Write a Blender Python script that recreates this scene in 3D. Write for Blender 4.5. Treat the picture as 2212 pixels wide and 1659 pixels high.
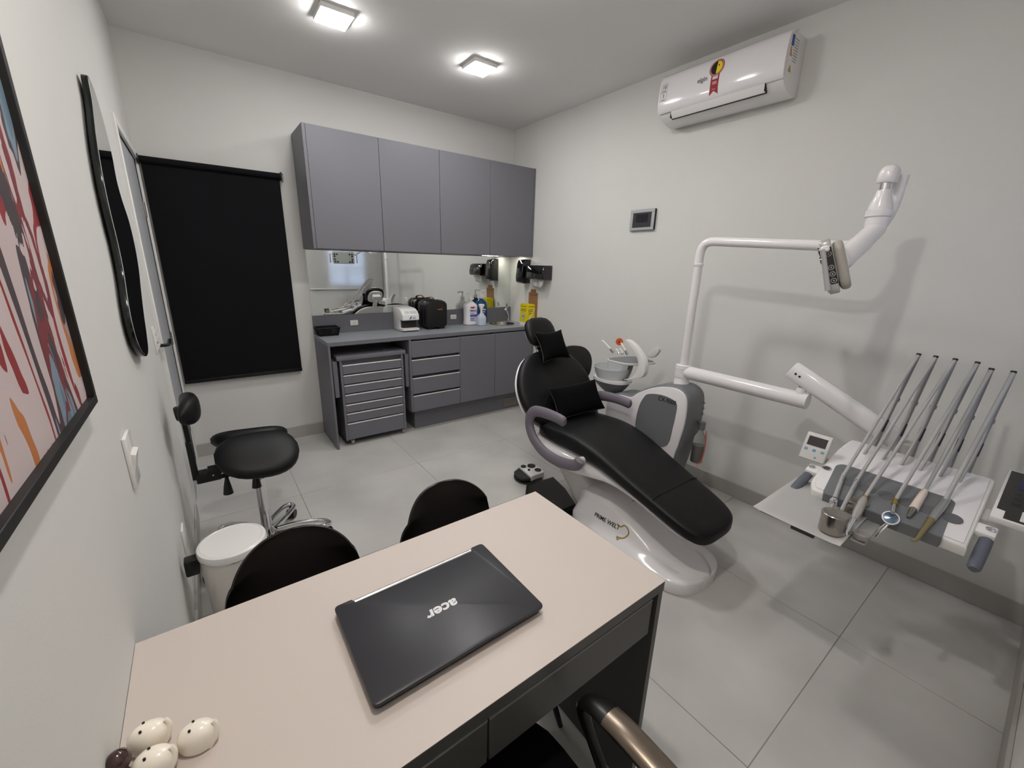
import bpy, bmesh, math, random
from mathutils import Vector, Matrix
random.seed(7)
for o in list(bpy.data.objects): bpy.data.objects.remove(o)
C = bpy.context.scene.collection
SC = bpy.context.scene
# ------------------------------------------------------------------ camera
F_PX = 893.956; YAW = -0.6424; PITCH = -0.2830; ROLL = 0.0276
CAM = Vector((-2.742, -3.745, 1.4908))
_f = Vector((-math.sin(YAW)*math.cos(PITCH), math.cos(YAW)*math.cos(PITCH), math.sin(PITCH)))
_r = Vector((math.cos(YAW), math.sin(YAW), 0)); _u = _r.cross(_f)
CR = math.cos(ROLL)*_r + math.sin(ROLL)*_u; CU = -math.sin(ROLL)*_r + math.cos(ROLL)*_u
cd = bpy.data.cameras.new('camera'); cam = bpy.data.objects.new('camera', cd); C.objects.link(cam)
cd.sensor_fit = 'HORIZONTAL'; cd.sensor_width = 36.0; cd.lens = F_PX/2212*36.0; cd.clip_start = 0.02; cd.clip_end = 60
m = Matrix((CR, CU, -_f)).transposed().to_4x4(); m.translation = CAM; cam.matrix_world = m
SC.camera = cam
def U(px, py, axis, val):
    """point where the ray of a photo pixel meets the plane coordinate[axis] = val"""
    d = CR*((px-1106)/F_PX) - CU*((py-829.5)/F_PX) + _f
    return CAM + d*((val-CAM[axis])/d[axis])
def UP(px, py, P, n):
    """point where the ray of a photo pixel meets the plane through P with normal n"""
    d = CR*((px-1106)/F_PX) - CU*((py-829.5)/F_PX) + _f
    return CAM + d*(n.dot(P-CAM)/n.dot(d))
# ------------------------------------------------------------------ world, light level
w = bpy.data.worlds.new('world'); SC.world = w; w.use_nodes = True
bg = w.node_tree.nodes['Background']; bg.inputs[0].default_value = (0.62, 0.74, 1.0, 1); bg.inputs[1].default_value = 9.0
SC.view_settings.view_transform = 'Standard'; SC.view_settings.look = 'None'
SC.view_settings.gamma = 1.0; SC.view_settings.use_curve_mapping = False
SC.view_settings.exposure = 0.25
LAMP = 88.0          # emission of the ceiling lamps' diffusers
WR, HR, DR = 2.9475, 2.7588, 3.95      # room: width (x -WR..0), height, depth (y -DR..0)
# ------------------------------------------------------------------ materials
def lin(c): return tuple(((v/255)/12.92 if v/255 <= .04045 else ((v/255+.055)/1.055)**2.4) for v in c)
MATS = {}
def mat(name, col=(128,128,128), rough=.5, metal=0., spec=.5, bump=0., bscale=200., var=0., vscale=6., emit=0., trans=0., alpha=1., ior=1.45, coat=0., raw=False):
    if name in MATS: return MATS[name]
    M = bpy.data.materials.new(name); M.use_nodes = True; nt = M.node_tree; b = nt.nodes['Principled BSDF']
    c = col if raw else lin(col)
    b.inputs['Base Color'].default_value = (*c, 1); b.inputs['Roughness'].default_value = rough; b.inputs['Metallic'].default_value = metal
    b.inputs['Specular IOR Level'].default_value = spec; b.inputs['IOR'].default_value = ior
    b.inputs['Coat Weight'].default_value = coat; b.inputs['Coat Roughness'].default_value = .08
    b.inputs['Transmission Weight'].default_value = trans; b.inputs['Alpha'].default_value = alpha
    if emit: b.inputs['Emission Color'].default_value = (*c, 1); b.inputs['Emission Strength'].default_value = emit
    tc = nt.nodes.new('ShaderNodeTexCoord')
    if var:
        n = nt.nodes.new('ShaderNodeTexNoise'); n.inputs['Scale'].default_value = vscale; n.inputs['Detail'].default_value = 6
        nt.links.new(tc.outputs['Object'], n.inputs['Vector'])
        r = nt.nodes.new('ShaderNodeValToRGB'); r.color_ramp.elements[0].position = .3; r.color_ramp.elements[1].position = .7
        r.color_ramp.elements[0].color = (*[v*(1-var) for v in c], 1); r.color_ramp.elements[1].color = (*[min(1, v*(1+var)) for v in c], 1)
        nt.links.new(n.outputs['Fac'], r.inputs['Fac']); nt.links.new(r.outputs['Color'], b.inputs['Base Color'])
    if bump:
        n = nt.nodes.new('ShaderNodeTexNoise'); n.inputs['Scale'].default_value = bscale; n.inputs['Detail'].default_value = 3
        nt.links.new(tc.outputs['Object'], n.inputs['Vector'])
        bp = nt.nodes.new('ShaderNodeBump'); bp.inputs['Strength'].default_value = bump; bp.inputs['Distance'].default_value = .002
        nt.links.new(n.outputs['Fac'], bp.inputs['Height']); nt.links.new(bp.outputs['Normal'], b.inputs['Normal'])
    MATS[name] = M; return M
WALL = mat('wall_paint', (217,216,213), .85, bump=.12, bscale=160, var=.012, vscale=3)
CEIL = mat('ceiling_paint', (236,235,233), .9, bump=.06, bscale=120)
GROUT = mat('grout', (146,138,130), .9)
TILE = mat('porcelain_tile', (190,188,185), .32, spec=.4, var=.13, vscale=2.2, bump=.03, bscale=60)
SKIRT = mat('baseboard_tile', (172,169,164), .45, var=.04, vscale=5)
GREY = mat('grey_laminate', (112,112,118), .42, spec=.35, bump=.04, bscale=500)
GREYW = mat('grey_worktop', (140,144,149), .4, spec=.4, bump=.03, bscale=500)
DKGREY = mat('recess_grey', (66,66,68), .6)
ALU = mat('brushed_aluminium', (200,200,200), .3, 1.)
CHROME = mat('chrome', (225,225,228), .08, 1.)
STEEL = mat('stainless_steel', (170,165,158), .22, 1., var=.08, vscale=30)
SATIN = mat('satin_nickel', (150,148,144), .35, 1.)
BRASS = mat('gold_metal', (190,165,95), .3, 1.)
MIRROR = mat('mirror_silver', (235,238,236), .01, 1.)
MEDGE = mat('mirror_dark_edge', (16,22,20), .12)
WHITE = mat('white_plastic', (232,230,228), .25, coat=.3)
WENAM = mat('white_enamel', (232,229,231), .18, coat=.5)
WMATT = mat('white_matte', (228,227,224), .55)
OFFW = mat('offwhite_plastic', (205,203,200), .35)
DGREYP = mat('dental_grey', (112,114,118), .4)
MAUVE = mat('mauve_grey_rubber', (112,106,116), .5)
HOSE = mat('grey_hose', (172,171,171), .45)
HOSED = mat('grey_arm_plastic', (148,148,148), .4)
BLACK = mat('black_plastic', (16,16,17), .35)
GBLACK = mat('gloss_black', (8,8,9), .06, coat=.6)
LEATH = mat('black_vinyl', (12,12,14), .47, spec=.35, bump=.10, bscale=420)
FABB = mat('black_fabric', (10,10,11), .9, spec=.1, bump=.25, bscale=900)
BLINDB = mat('black_blind_cloth', (19,20,23), .8, spec=.15, bump=.08, bscale=700)
SHELLB = mat('black_shell', (30,26,25), .38, spec=.4)
DOORG = mat('door_grey', (176,178,182), .85, spec=.08)
BLUE = mat('print_blue', (45,85,165), .5)
RED = mat('print_red', (150,25,35), .5)
YEL = mat('print_yellow', (240,215,30), .5)
BLK = mat('print_black', (14,14,14), .5)
GRYP = mat('print_grey', (120,120,122), .5)
PAPER = mat('white_paper', (236,234,232), .8)
# ------------------------------------------------------------------ mesh helpers
def B(): return bmesh.new()
def join(*bms):
    a = bms[0]
    for b in bms[1:]:
        me = bpy.data.meshes.new('t'); b.to_mesh(me); a.from_mesh(me); bpy.data.meshes.remove(me); b.free()
    return a
def box(x0, x1, y0, y1, z0, z1, r=0., seg=2, bm=None):
    b = B(); xs, ys, zs = sorted((x0,x1)), sorted((y0,y1)), sorted((z0,z1))
    v = [b.verts.new((x,y,z)) for x in xs for y in ys for z in zs]
    for f in ((0,1,3,2),(4,6,7,5),(0,4,5,1),(2,3,7,6),(0,2,6,4),(1,5,7,3)): b.faces.new([v[i] for i in f])
    if r: bmesh.ops.bevel(b, geom=list(b.edges), offset=r, segments=seg, profile=.5, affect='EDGES', clamp_overlap=True)
    return join(bm, b) if bm else b
def prism(poly, d0, d1, axis='x', r=0., seg=2):
    """poly in the two other axes: x->(y,z)  y->(x,z)  z->(x,y)"""
    def P(a, b, d): return {'x':(d,a,b),'y':(a,d,b),'z':(a,b,d)}[axis]
    b = B(); A = [b.verts.new(P(p[0],p[1],d0)) for p in poly]; Bv = [b.verts.new(P(p[0],p[1],d1)) for p in poly]; n = len(poly)
    c1 = b.faces.new(A); c2 = b.faces.new(Bv[::-1])
    for i in range(n): b.faces.new((A[i], Bv[i], Bv[(i+1)%n], A[(i+1)%n]))
    bmesh.ops.recalc_face_normals(b, faces=list(b.faces))
    if r:
        es = [e for e in b.edges if (c1 in e.link_faces or c2 in e.link_faces)]
        bmesh.ops.bevel(b, geom=es, offset=r, segments=seg, profile=.5, affect='EDGES', clamp_overlap=True)
    return b
def cr(pts, k=8, closed=False):
    P = [Vector(p) for p in pts]; out = []; n = len(P); rng = n if closed else n-1
    for i in range(rng):
        g = lambda j: P[j % n] if closed else P[min(max(j,0),n-1)]
        a, b, c, d = g(i-1), g(i), g(i+1), g(i+2)
        for s in range(k):
            t = s/k; out.append(.5*((2*b)+(c-a)*t+(2*a-5*b+4*c-d)*t*t+(3*b-a-3*c+d)*t**3))
    if not closed: out.append(P[-1])
    return out
def fillet(pts, r, k=6):
    """polyline with its inner corners rounded"""
    P = [Vector(p) for p in pts]; out = [P[0]]
    for i in range(1, len(P)-1):
        a, b, c = P[i-1], P[i], P[i+1]; d1 = (a-b).normalized(); d2 = (c-b).normalized()
        rr = min(r, (a-b).length*.49, (c-b).length*.49); s, e = b+d1*rr, b+d2*rr
        for t in range(k+1):
            q = t/k; out.append((1-q)**2*s + 2*q*(1-q)*b + q*q*e)
    out.append(P[-1]); return out
def loft(rings, cap=True, closed=False):
    b = B(); R = [[b.verts.new(p) for p in ring] for ring in rings]; n = len(R[0])
    for i in range(len(R) if closed else len(R)-1):
        p, q = R[i], R[(i+1) % len(R)]
        for j in range(n): b.faces.new((p[j], p[(j+1)%n], q[(j+1)%n], q[j]))
    if cap and not closed: b.faces.new(R[0][::-1]); b.faces.new(R[-1])
    bmesh.ops.recalc_face_normals(b, faces=list(b.faces)); return b
def tube(path, r, n=12, cap=True, closed=False, flat=None):
    P = [Vector(p) for p in path]; m = len(P); rings = []; N = None
    for i in range(m):
        if closed: t = (P[(i+1)%m]-P[i-1]).normalized()
        else: t = (P[min(i+1,m-1)]-P[max(i-1,0)]).normalized()
        if N is None:
            a = Vector((0,0,1)) if abs(t.z) < .9 else Vector((1,0,0)); N = t.cross(a).normalized()
        else: N = (N - t*N.dot(t)).normalized()
        Bn = t.cross(N); rr = r[i] if hasattr(r,'__len__') else r
        fl = flat or (1,1)
        rings.append([P[i]+N*math.cos(2*math.pi*k/n)*rr*fl[0]+Bn*math.sin(2*math.pi*k/n)*rr*fl[1] for k in range(n)])
    return loft(rings, cap, closed)
def cyl(a, b, r, r2=None, n=20): return tube([a, b], [r, r if r2 is None else r2], n)
def lathe(prof, c, n=28, axis=(0,0,1), close=False):
    ax = Vector(axis).normalized(); q = Vector((0,0,1)).rotation_difference(ax); c = Vector(c); rings = []
    for (r, h) in prof: rings.append([c+q@Vector((max(r,1e-4)*math.cos(2*math.pi*k/n), max(r,1e-4)*math.sin(2*math.pi*k/n), h)) for k in range(n)])
    return loft(rings, not close, close)
def sup(a, p): return math.copysign(abs(a)**(2/p), a)
def ring(c, e1, e2, a, b, p=4, n=28):
    return [c+e1*(a*sup(math.cos(2*math.pi*k/n),p))+e2*(b*sup(math.sin(2*math.pi*k/n),p)) for k in range(n)]
def xf(bm, M): bmesh.ops.transform(bm, matrix=M, verts=list(bm.verts)); return bm
def frame(o, e1, e2, e3):
    M = Matrix((Vector(e1), Vector(e2), Vector(e3))).transposed().to_4x4(); M.translation = Vector(o); return M
# ------------------------------------------------------------------ object helpers
def obj(name, bm, m, parent=None, smooth=True, ang=38, local=False):
    me = bpy.data.meshes.new(name)
    if parent is not None and not local: bmesh.ops.translate(bm, vec=-WORLD[parent.name], verts=list(bm.verts))
    bm.to_mesh(me); bm.free(); me.materials.append(m)
    if smooth:
        me.polygons.foreach_set('use_smooth', [True]*len(me.polygons)); me.set_sharp_from_angle(angle=math.radians(ang))
    o = bpy.data.objects.new(name, me); C.objects.link(o)
    if parent is not None: o.parent = parent; WORLD[o.name] = WORLD[parent.name].copy() if not local else WORLD[parent.name].copy()
    else: WORLD[o.name] = Vector((0,0,0))
    return o
WORLD = {}
def tag(o, label, cat, group=None):
    o['label'] = label; o['category'] = cat
    if group: o['group'] = group
    return o
def thing(name, label, cat, loc=(0,0,0), rotz=0, group=None):
    o = bpy.data.objects.new(name, None); C.objects.link(o); o.empty_display_size = .05
    o.location = loc; o.rotation_euler = (0,0,rotz); WORLD[o.name] = Vector(loc); return tag(o, label, cat, group)
def single(name, bm, m, label, cat, base, group=None, **k):
    """a thing that is one mesh, origin at its base"""
    bmesh.ops.translate(bm, vec=-Vector(base), verts=list(bm.verts))
    o = obj(name, bm, m, **k); o.location = base; WORLD[o.name] = Vector(base); return tag(o, label, cat, group)
def struct(name, bm, m, parent=None, **k):
    o = obj(name, bm, m, parent, **k)
    if parent is None: o['kind'] = 'structure'
    return o
def text(body, size, o, right, up, bold=0., align='CENTER', shear=0., ext=.0006, res=3, sx=1.):
    cu = bpy.data.curves.new('txt', 'FONT'); cu.body = body; cu.size = size; cu.align_x = align; cu.align_y = 'CENTER'
    cu.extrude = ext; cu.offset = bold; cu.shear = shear; cu.resolution_u = res
    t = bpy.data.objects.new('txt', cu); C.objects.link(t); bpy.context.view_layer.update()
    me = bpy.data.meshes.new_from_object(t.evaluated_get(bpy.context.evaluated_depsgraph_get()))
    b = B(); b.from_mesh(me); bpy.data.objects.remove(t); bpy.data.curves.remove(cu); bpy.data.meshes.remove(me)
    r = Vector(right).normalized(); u = Vector(up).normalized()
    return xf(b, frame(o, r*sx, u, r.cross(u)))
X, Y, Z = Vector((1,0,0)), Vector((0,1,0)), Vector((0,0,1))
# ================================================================== THE SETTING
fl = struct('floor', box(-WR-.1, .1, -DR-.1, .1, -.06, -.0015), GROUT)
gx = [-WR, -2.4005, -1.580, -.7595, 0]; gy = [0, -.1935, -1.014, -1.8345, -2.655, -3.4755, -DR]
for i in range(4):
    for j in range(6):
        g = .0012
        obj('tile', box(gx[i]+g, gx[i+1]-g, gy[j+1]+g, gy[j]-g, -.008, 0, .0012, 1), TILE, fl)
struct('ceiling', box(-WR-.1, .1, -DR-.1, .1, HR, HR+.1), CEIL)
struct('wall_back', box(-WR-.1, .1, 0, .1, -.06, HR), WALL)
struct('wall_right', box(0, .1, -DR-.1, 0, -.06, HR), WALL)
# left wall with the door opening
dy0, dy1, dzt = -.935, -.042, 2.055
b = box(-WR-.1, -WR, -DR-.1, dy0, -.06, HR); b = box(-WR-.1, -WR, dy1, 0, -.06, HR, bm=b); b = box(-WR-.1, -WR, dy0, dy1, dzt, HR, bm=b)
struct('wall_left', b, WALL)
# front wall (behind the camera) with the window opening
wx0, wx1, wz0, wz1 = -.95, -.32, 1.03, 1.95
b = box(-WR-.1, wx0, -DR-.1, -DR, -.06, HR); b = box(wx1, .1, -DR-.1, -DR, -.06, HR, bm=b)
b = box(wx0, wx1, -DR-.1, -DR, -.06, wz0, bm=b); b = box(wx0, wx1, -DR-.1, -DR, wz1, HR, bm=b)
struct('wall_front', b, WALL)
SK = .1
struct('baseboard_back', box(-WR, -2.026, -.012, 0, 0, SK, .002, 1), SKIRT)
struct('baseboard_right', box(-.012, 0, -DR, -.362, 0, SK, .002, 1), SKIRT)
struct('baseboard_left', box(-WR, -WR+.012, -DR, -.978, 0, SK, .002, 1), SKIRT)
struct('baseboard_front', box(-WR, -.012, -DR, -DR+.012, 0, SK, .002, 1), SKIRT)
# door in the left wall
dr = obj('door_1', box(-WR-.045, -WR-.004, dy0+.002, dy1-.002, .006, dzt-.002, .002, 1), DOORG); dr['kind'] = 'structure'
b = box(-WR-.1, -WR+.013, dy0-.04, dy0, 0, dzt+.04, .003, 1); b = box(-WR-.1, -WR+.013, dy1, dy1+.04, 0, dzt+.04, .003, 1, bm=b)
b = box(-WR-.1, -WR+.013, dy0, dy1, dzt, dzt+.04, .003, 1, bm=b)
obj('door_casing', b, WMATT, dr)
for hz in (1.76, .93, .28):
    b = cyl((-WR-.001, dy1-.004, hz-.045), (-WR-.001, dy1-.004, hz+.045), .007); b = box(-WR-.005, -WR-.002, dy1-.036, dy1-.004, hz-.045, hz+.045, bm=b)
    obj('hinge', b, SATIN, dr)
hp = U(360, 742, 0, -2.915)
b = tube(fillet([(-WR-.005, hp.y-.05, hp.z), (-2.905, hp.y-.05, hp.z), (-2.905, hp.y+.07, hp.z+.006)], .02), .0085)
b = join(b, box(-WR-.006, -WR+.003, hp.y-.075, hp.y-.025, hp.z-.025, hp.z+.025, .003, 1))
obj('door_handle', b, BLACK, dr)
# window in the front wall
fw = .035
b = box(wx0, wx1, -DR-.08, -DR-.03, wz0, wz0+fw); b = box(wx0, wx1, -DR-.08, -DR-.03, wz1-fw, wz1, bm=b)
b = box(wx0, wx0+fw, -DR-.08, -DR-.03, wz0+fw, wz1-fw, bm=b); b = box(wx1-fw, wx1, -DR-.08, -DR-.03, wz0+fw, wz1-fw, bm=b)
b = box(-.65, -.61, -DR-.08, -DR-.03, wz0+fw, wz1-fw, bm=b); b = box(wx0+fw, wx1-fw, -DR-.075, -DR-.035, 1.29, 1.325, bm=b)
wn = obj('window_1', b, WMATT); wn['kind'] = 'structure'
GL = mat('window_glass', (245,250,252), .03, trans=1., ior=1.45)
for xa, xb in ((wx0+fw, -.65), (-.61, wx1-fw)):
    for za, zb in ((wz0+fw, 1.29), (1.325, wz1-fw)): obj('pane', box(xa, xb, -DR-.058, -DR-.054, za, zb), GL, wn)
# ================================================================== LAMPS
def ceiling_lamp(x, y, s, label, k=1., tint=(255,253,251)):
    DIFF = mat('lamp_diffuser_%g' % k, tint, .6, emit=LAMP*k)
    t = thing('ceiling_lamp', label, 'lamp', (x, y, HR), group='square ceiling lamps')
    h = s/2
    obj('frame', box(x-h, x+h, y-h, y+h, HR-.026, HR-.0003, .004, 2), WMATT, t)
    obj('diffuser', box(x-h+.008, x+h-.008, y-h+.008, y+h-.008, HR-.036, HR-.0245, .005, 3), DIFF, t)
ceiling_lamp(-1.02, -.985, .172, 'glowing square ceiling lamp nearer the air conditioner and right wall')
ceiling_lamp(-1.945, -.985, .172, 'glowing square ceiling lamp at the top above the grey wall cupboard\'s left end')
ceiling_lamp(-1.48, -2.03, .215, 'square ceiling lamp over the middle of the room')
ceiling_lamp(-2.43, -3.18, .088, 'small square ceiling lamp above the pale desk', 8.5, (255,248,240))
# ================================================================== BACK WALL
# black roller blind
t = thing('roller_blind', 'black roller blind hanging over the back wall by the door', 'blind', (-2.53, 0, .59))
obj('cloth', box(-2.922, -2.150, -.034, -.0325, .605, 2.062), BLINDB, t, smooth=False)
obj('roller', cyl((-2.926, -.04, 2.058), (-2.146, -.04, 2.058), .021, n=20), BLINDB, t)
obj('bottom_bar', box(-2.924, -2.148, -.041, -.026, .588, .616, .004, 2), BLACK, t)
for xa, xb in ((-2.938, -2.928), (-2.146, -2.136)): obj('bracket', box(xa, xb, -.07, 0, 2.03, 2.085, .004, 2), BLACK, t)
obj('chain_ring', tube([(-2.132, -.045+.024*math.cos(a), 2.05+.03*math.sin(a)) for a in [i*math.pi/10 for i in range(20)]], .003, 6, closed=True), CHROME, t)
# grey wall cupboard
t = thing('wall_cupboard', 'grey four-door wall cupboard hung above the mirror', 'cupboard', (-1.018, 0, 1.56))
ux0, ux1, uy = -2.034, -.003, -.372
b = box(ux0, -2.0145, uy, -.001, 1.56, 2.36); b = box(-.0215, ux1, uy, -.001, 1.56, 2.36, bm=b)
b = box(-2.0145, -.0215, uy+.02, -.001, 2.342, 2.36, bm=b); b = box(-2.0145, -.0215, uy+.02, -.001, 1.566, 1.584, bm=b); b = box(-2.0145, -.0215, -.012, -.001, 1.584, 2.342, bm=b)
obj('carcass', b, GREY, t, smooth=False)
for xa, xb in ((-2.0125,-1.5185), (-1.5155,-1.0205), (-1.0175,-.5195), (-.5165,-.0235)):
    obj('cupboard_door', box(xa, xb, uy, uy+.018, 1.561, 2.359, .0012, 1), GREY, t)
LED = mat('led_strip_light', (255,250,235), .5, emit=70.)
obj('light_strip', box(-.24, -.04, -.21, -.195, 1.5648, 1.5662), LED, t, smooth=False)
# wall mirror
single('wall_mirror', box(-2.0225, -.001, -.006, 0, 1.0335, 1.5655), MIRROR, 'wide frameless mirror between the worktop and the wall cupboard', 'mirror', (-1.01, 0, 1.0335), smooth=False)
# worktop with sink hole
sx, sy, sr = -.225, -.175, .128
t = thing('worktop', 'long grey worktop along the back wall', 'worktop', (-1.01, 0, .85))
hx0, hx1, hy0, hy1 = sx-.16, sx+.16, sy-.15, sy+.14
b = B(); N = 40; z0, z1 = .85, .88
def sq(k):
    a = 2*math.pi*k/N; c, s = math.cos(a), math.sin(a); q = max(abs(c), abs(s)); c /= q; s /= q
    return (sx+c*.16, (sy+s*.14) if s > 0 else (sy+s*.15))
ct = [[b.verts.new((sx+sr*math.cos(2*math.pi*k/N), sy+sr*math.sin(2*math.pi*k/N), z)) for k in range(N)] for z in (z1, z0)]
st = [[b.verts.new((*sq(k), z)) for k in range(N)] for z in (z1, z0)]
for k in range(N):
    l = (k+1) % N
    b.faces.new((ct[0][k], ct[0][l], st[0][l], st[0][k])[::-1]); b.faces.new((ct[1][k], ct[1][l], st[1][l], st[1][k])); b.faces.new((ct[0][k], ct[0][l], ct[1][l], ct[1][k]))
b = box(-2.0246, hx0, -.4518, -.0005, z0, z1, bm=b); b = box(hx1, -.001, -.4518, -.0005, z0, z1, bm=b)
b = box(hx0, hx1, -.4518, hy0, z0, z1, bm=b); b = box(hx0, hx1, hy1, -.0005, z0, z1, bm=b)
obj('slab', b, GREYW, t, smooth=False)
obj('front_edge', box(-2.0248, -.001, -.4526, -.4518, z0, z1-.0005), GREY, t, smooth=False)
single('splashback', box(-2.0246, -.001, -.018, -.0005, z1+.0002, 1.0322, .0008, 1), GREY, 'low grey splashback strip between worktop and mirror', 'splashback', (-1.01, 0, z1+.0002))
single('end_panel', box(-2.0246, -2.0085, -.4518, -.0005, 0, z0-.0002, .0008, 1), GREY, 'upright grey end panel carrying the left end of the worktop', 'panel', (-2.016, -.22, 0))
t = thing('sink', 'small round steel sink set into the grey worktop', 'sink', (sx, sy, .80))
obj('basin', lathe([(.135,.0015),(.137,.004),(.132,.006),(.126,.003),(.122,-.02),(.11,-.075),(.06,-.088),(.02,-.09),(.02,-.094),(.064,-.092),(.114,-.079),(.126,-.022),(.1275,.001)], (sx, sy, z1), 40, close=True), STEEL, t)
obj('drain', lathe([(.021,0),(.021,.003),(.008,.004)], (sx, sy, z1-.092), 16), CHROME, t)
t = thing('tap', 'slim bent chrome tap beside the sink', 'tap', (-.05, -.05, z1))
fa, fb, fc = U(1099, 694, 1, -.05), U(1092, 668, 1, -.07), U(1094, 654, 1, -.09)
obj('tap_base', lathe([(.02,0),(.02,.008),(.012,.012),(.011,.03)], (fa.x-.01, -.05, z1), 16), CHROME, t)
obj('tap_neck', tube(cr([(fa.x-.01,-.05,z1+.02), (fa.x-.02,-.06,z1+.08), (fb.x-.005,-.08,z1+.13), (fb.x-.03,-.11,z1+.14)], 6), .009, 12), CHROME, t)
obj('tap_lever', tube(cr([(fb.x-.005,-.08,z1+.13), (fb.x+.008,-.082,z1+.165), (fc.x+.002,-.088,z1+.2)], 6), [.009+.004*math.sin(i/12*math.pi) for i in range(13)], 12, flat=(1,.6)), CHROME, t)
# base cabinet
PULL = mat('pull_edge_painted_glint', (232,232,232), .3)  # pale colour paints in the light caught along the drawers' top edges
t = thing('base_cabinet', 'grey base cabinet with four drawers and two doors under the worktop', 'cabinet', (-.69, -.22, 0))
b = box(-1.3775, -1.3605, -.4505, -.0005, .198, .85); b = box(-1.3605, -.001, -.42, -.0005, .198, .214, bm=b); b = box(-1.3605, -.001, -.405, -.39, .214, .85, bm=b)
b = box(-.895, -.8785, -.432, -.39, .214, .85, bm=b); b = box(-.502, -.486, -.432, -.39, .214, .85, bm=b); b = box(-.018, -.001, -.432, -.39, .214, .85, bm=b)
obj('carcass', b, GREY, t, smooth=False)
for za, zb in ((.692,.825), (.532,.663), (.363,.499), (.199,.338)):
    d = obj('drawer', box(-1.3585, -.889, -.4518, -.434, za, zb, .001, 1), GREY, t)
    obj('drawer_pull', box(-1.3585, -.889, -.4535, -.436, zb, zb+.0055, .001, 1), PULL if zb < .8 else GREYW, d)
for xa, xb in ((-.8855,-.4965), (-.4925,-.020)):
    d = obj('cabinet_door', box(xa, xb, -.4518, -.434, .2, .829, .001, 1), GREY, t)
    obj('door_pull', box(xa, xb, -.4525, -.436, .829, .833, .001, 1), GREYW, d)
obj('toe_kick', box(-1.316, -.001, -.36, -.34, 0, .198, .001, 1), GREY, t)
b = box(-1.316, -1.30, -.34, -.0005, 0, .198)
obj('toe_kick_return', b, GREY, t, smooth=False)
t2 = obj('access_plate', box(-.318, -.155, -.3665, -.36, .02, .118, .002, 1), SATIN, t)
obj('plate_cover', box(-.306, -.167, -.369, -.3665, .03, .107, .001, 1), mat('plate_brown_grey', (120,114,104), .4), t2)
# rolling drawer cart
cx0, cx1, cyf = -1.945, -1.428, -.43
t = thing('drawer_cart', 'grey rolling cart with seven drawers parked under the worktop', 'cart', (-1.686, -.23, 0))
b = box(cx0, cx0+.018, cyf, -.05, .052, .742); b = box(cx1-.018, cx1, cyf, -.05, .052, .742, bm=b); b = box(cx0+.018, cx1-.018, cyf+.02, -.05, .052, .07, bm=b); b = box(cx0+.018, cx1-.018, cyf+.035, cyf+.045, .07, .742, bm=b)
obj('body', b, GREY, t, smooth=False)
obj('top', box(-1.967, -1.406, -.438, -.04, .728, .762, .003, 2), GREY, t)
tops = [.681, .597, .515, .436, .352, .275, .189]
for i, zt in enumerate(tops):
    zb = .056 if i == 6 else tops[i+1]+.018
    d = obj('drawer', box(cx0+.02, cx1-.02, cyf, cyf+.018, zb, zt, .001, 1), GREY, t)
    obj('drawer_pull', box(cx0+.02, cx1-.02, cyf-.0025, cyf+.016, zt, zt+.0065, .001, 1), PULL, d)
for xa, xb in ((-1.997,-1.962), (-1.409,-1.3795)):
    obj('folding_shelf', box(xa, xb, -.425, -.08, .43, .722, .003, 1), GREY, t)
for xx in (-1.89, -1.451):
    for yy in (-.40, -.09):
        cst = obj('caster', join(cyl((xx-.009, yy, .021), (xx+.009, yy, .021), .021, n=16)), mat('caster_grey', (140,138,135), .4), t)
        obj('fork', join(box(xx-.012, xx-.0095, yy-.012, yy+.012, .018, .054), box(xx+.0095, xx+.012, yy-.012, yy+.012, .018, .054)), CHROME, cst)
bp = U(795, 750, 2, .763)
single('clear_bag', lathe([(.07,0),(.075,.006),(.05,.016),(.02,.02)], (-1.62, -.22, .7625), 14), mat('thin_plastic', (120,125,128), .3, alpha=.55), 'crumpled grey plastic bag lying on top of the rolling cart', 'bag', (-1.62, -.22, .7625))
single('blue_cap', lathe([(.012,0),(.012,.01),(.01,.012)], (-1.56, -.36, .762), 14), BLUE, 'small blue cap on the rolling cart top', 'cap', (-1.56, -.36, .762))
# sockets on the splashback
for xc, wh in ((-1.695, 'left socket plate, near the basket'), (-.719, 'right socket plate, near the bottles')):
    t = thing('socket', 'white '+wh+' on the grey splashback', 'socket', (xc, -.018, .959), group='sockets on the splashback')
    obj('plate', box(xc-.034, xc+.034, -.027, -.018, .936, .982, .005, 3), WHITE, t)
    obj('insert', box(xc-.024, xc+.024, -.0285, -.027, .945, .973, .002, 1), WMATT, t)
    obj('pin_holes', join(*[cyl((xc+dx, -.0287, .958+dz), (xc+dx, -.0282, .958+dz), .0028, n=8) for dx, dz in ((-.012,0),(0,.003),(.012,0))]), BLK, t)
# ------------------------------------------------------------------ things on the worktop
ZT = .8802
# black basket
t = thing('basket', 'small black slatted basket at the left end of the worktop', 'basket', (-1.935, -.10, ZT))
def rect(z, k): return [(-2.022+k, -.165+k, z), (-1.852-k, -.165+k, z), (-1.852-k, -.03-k, z), (-2.022+k, -.03-k, z)]
bt, tp = rect(ZT+.004, .014), rect(ZT+.066, 0)
obj('rim', tube(tp, .005, 8, closed=True), BLACK, t)
obj('bottom', box(bt[0][0], bt[1][0], bt[0][1], bt[2][1], ZT, ZT+.004), BLACK, t, smooth=False)
b = B()
for i in range(4):
    p, q, r_, s_ = Vector(bt[i]), Vector(bt[(i+1)%4]), Vector(tp[i]), Vector(tp[(i+1)%4]); n = 15 if i % 2 == 0 else 11
    for k in range(n+1): b = join(b, tube([p.lerp(q, k/n), r_.lerp(s_, k/n)], .0032, 4))
    for h in (.33, .66): b = join(b, tube([p.lerp(r_, h), q.lerp(s_, h)], .0026, 4))
obj('slats', b, BLACK, t, smooth=False)
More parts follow.
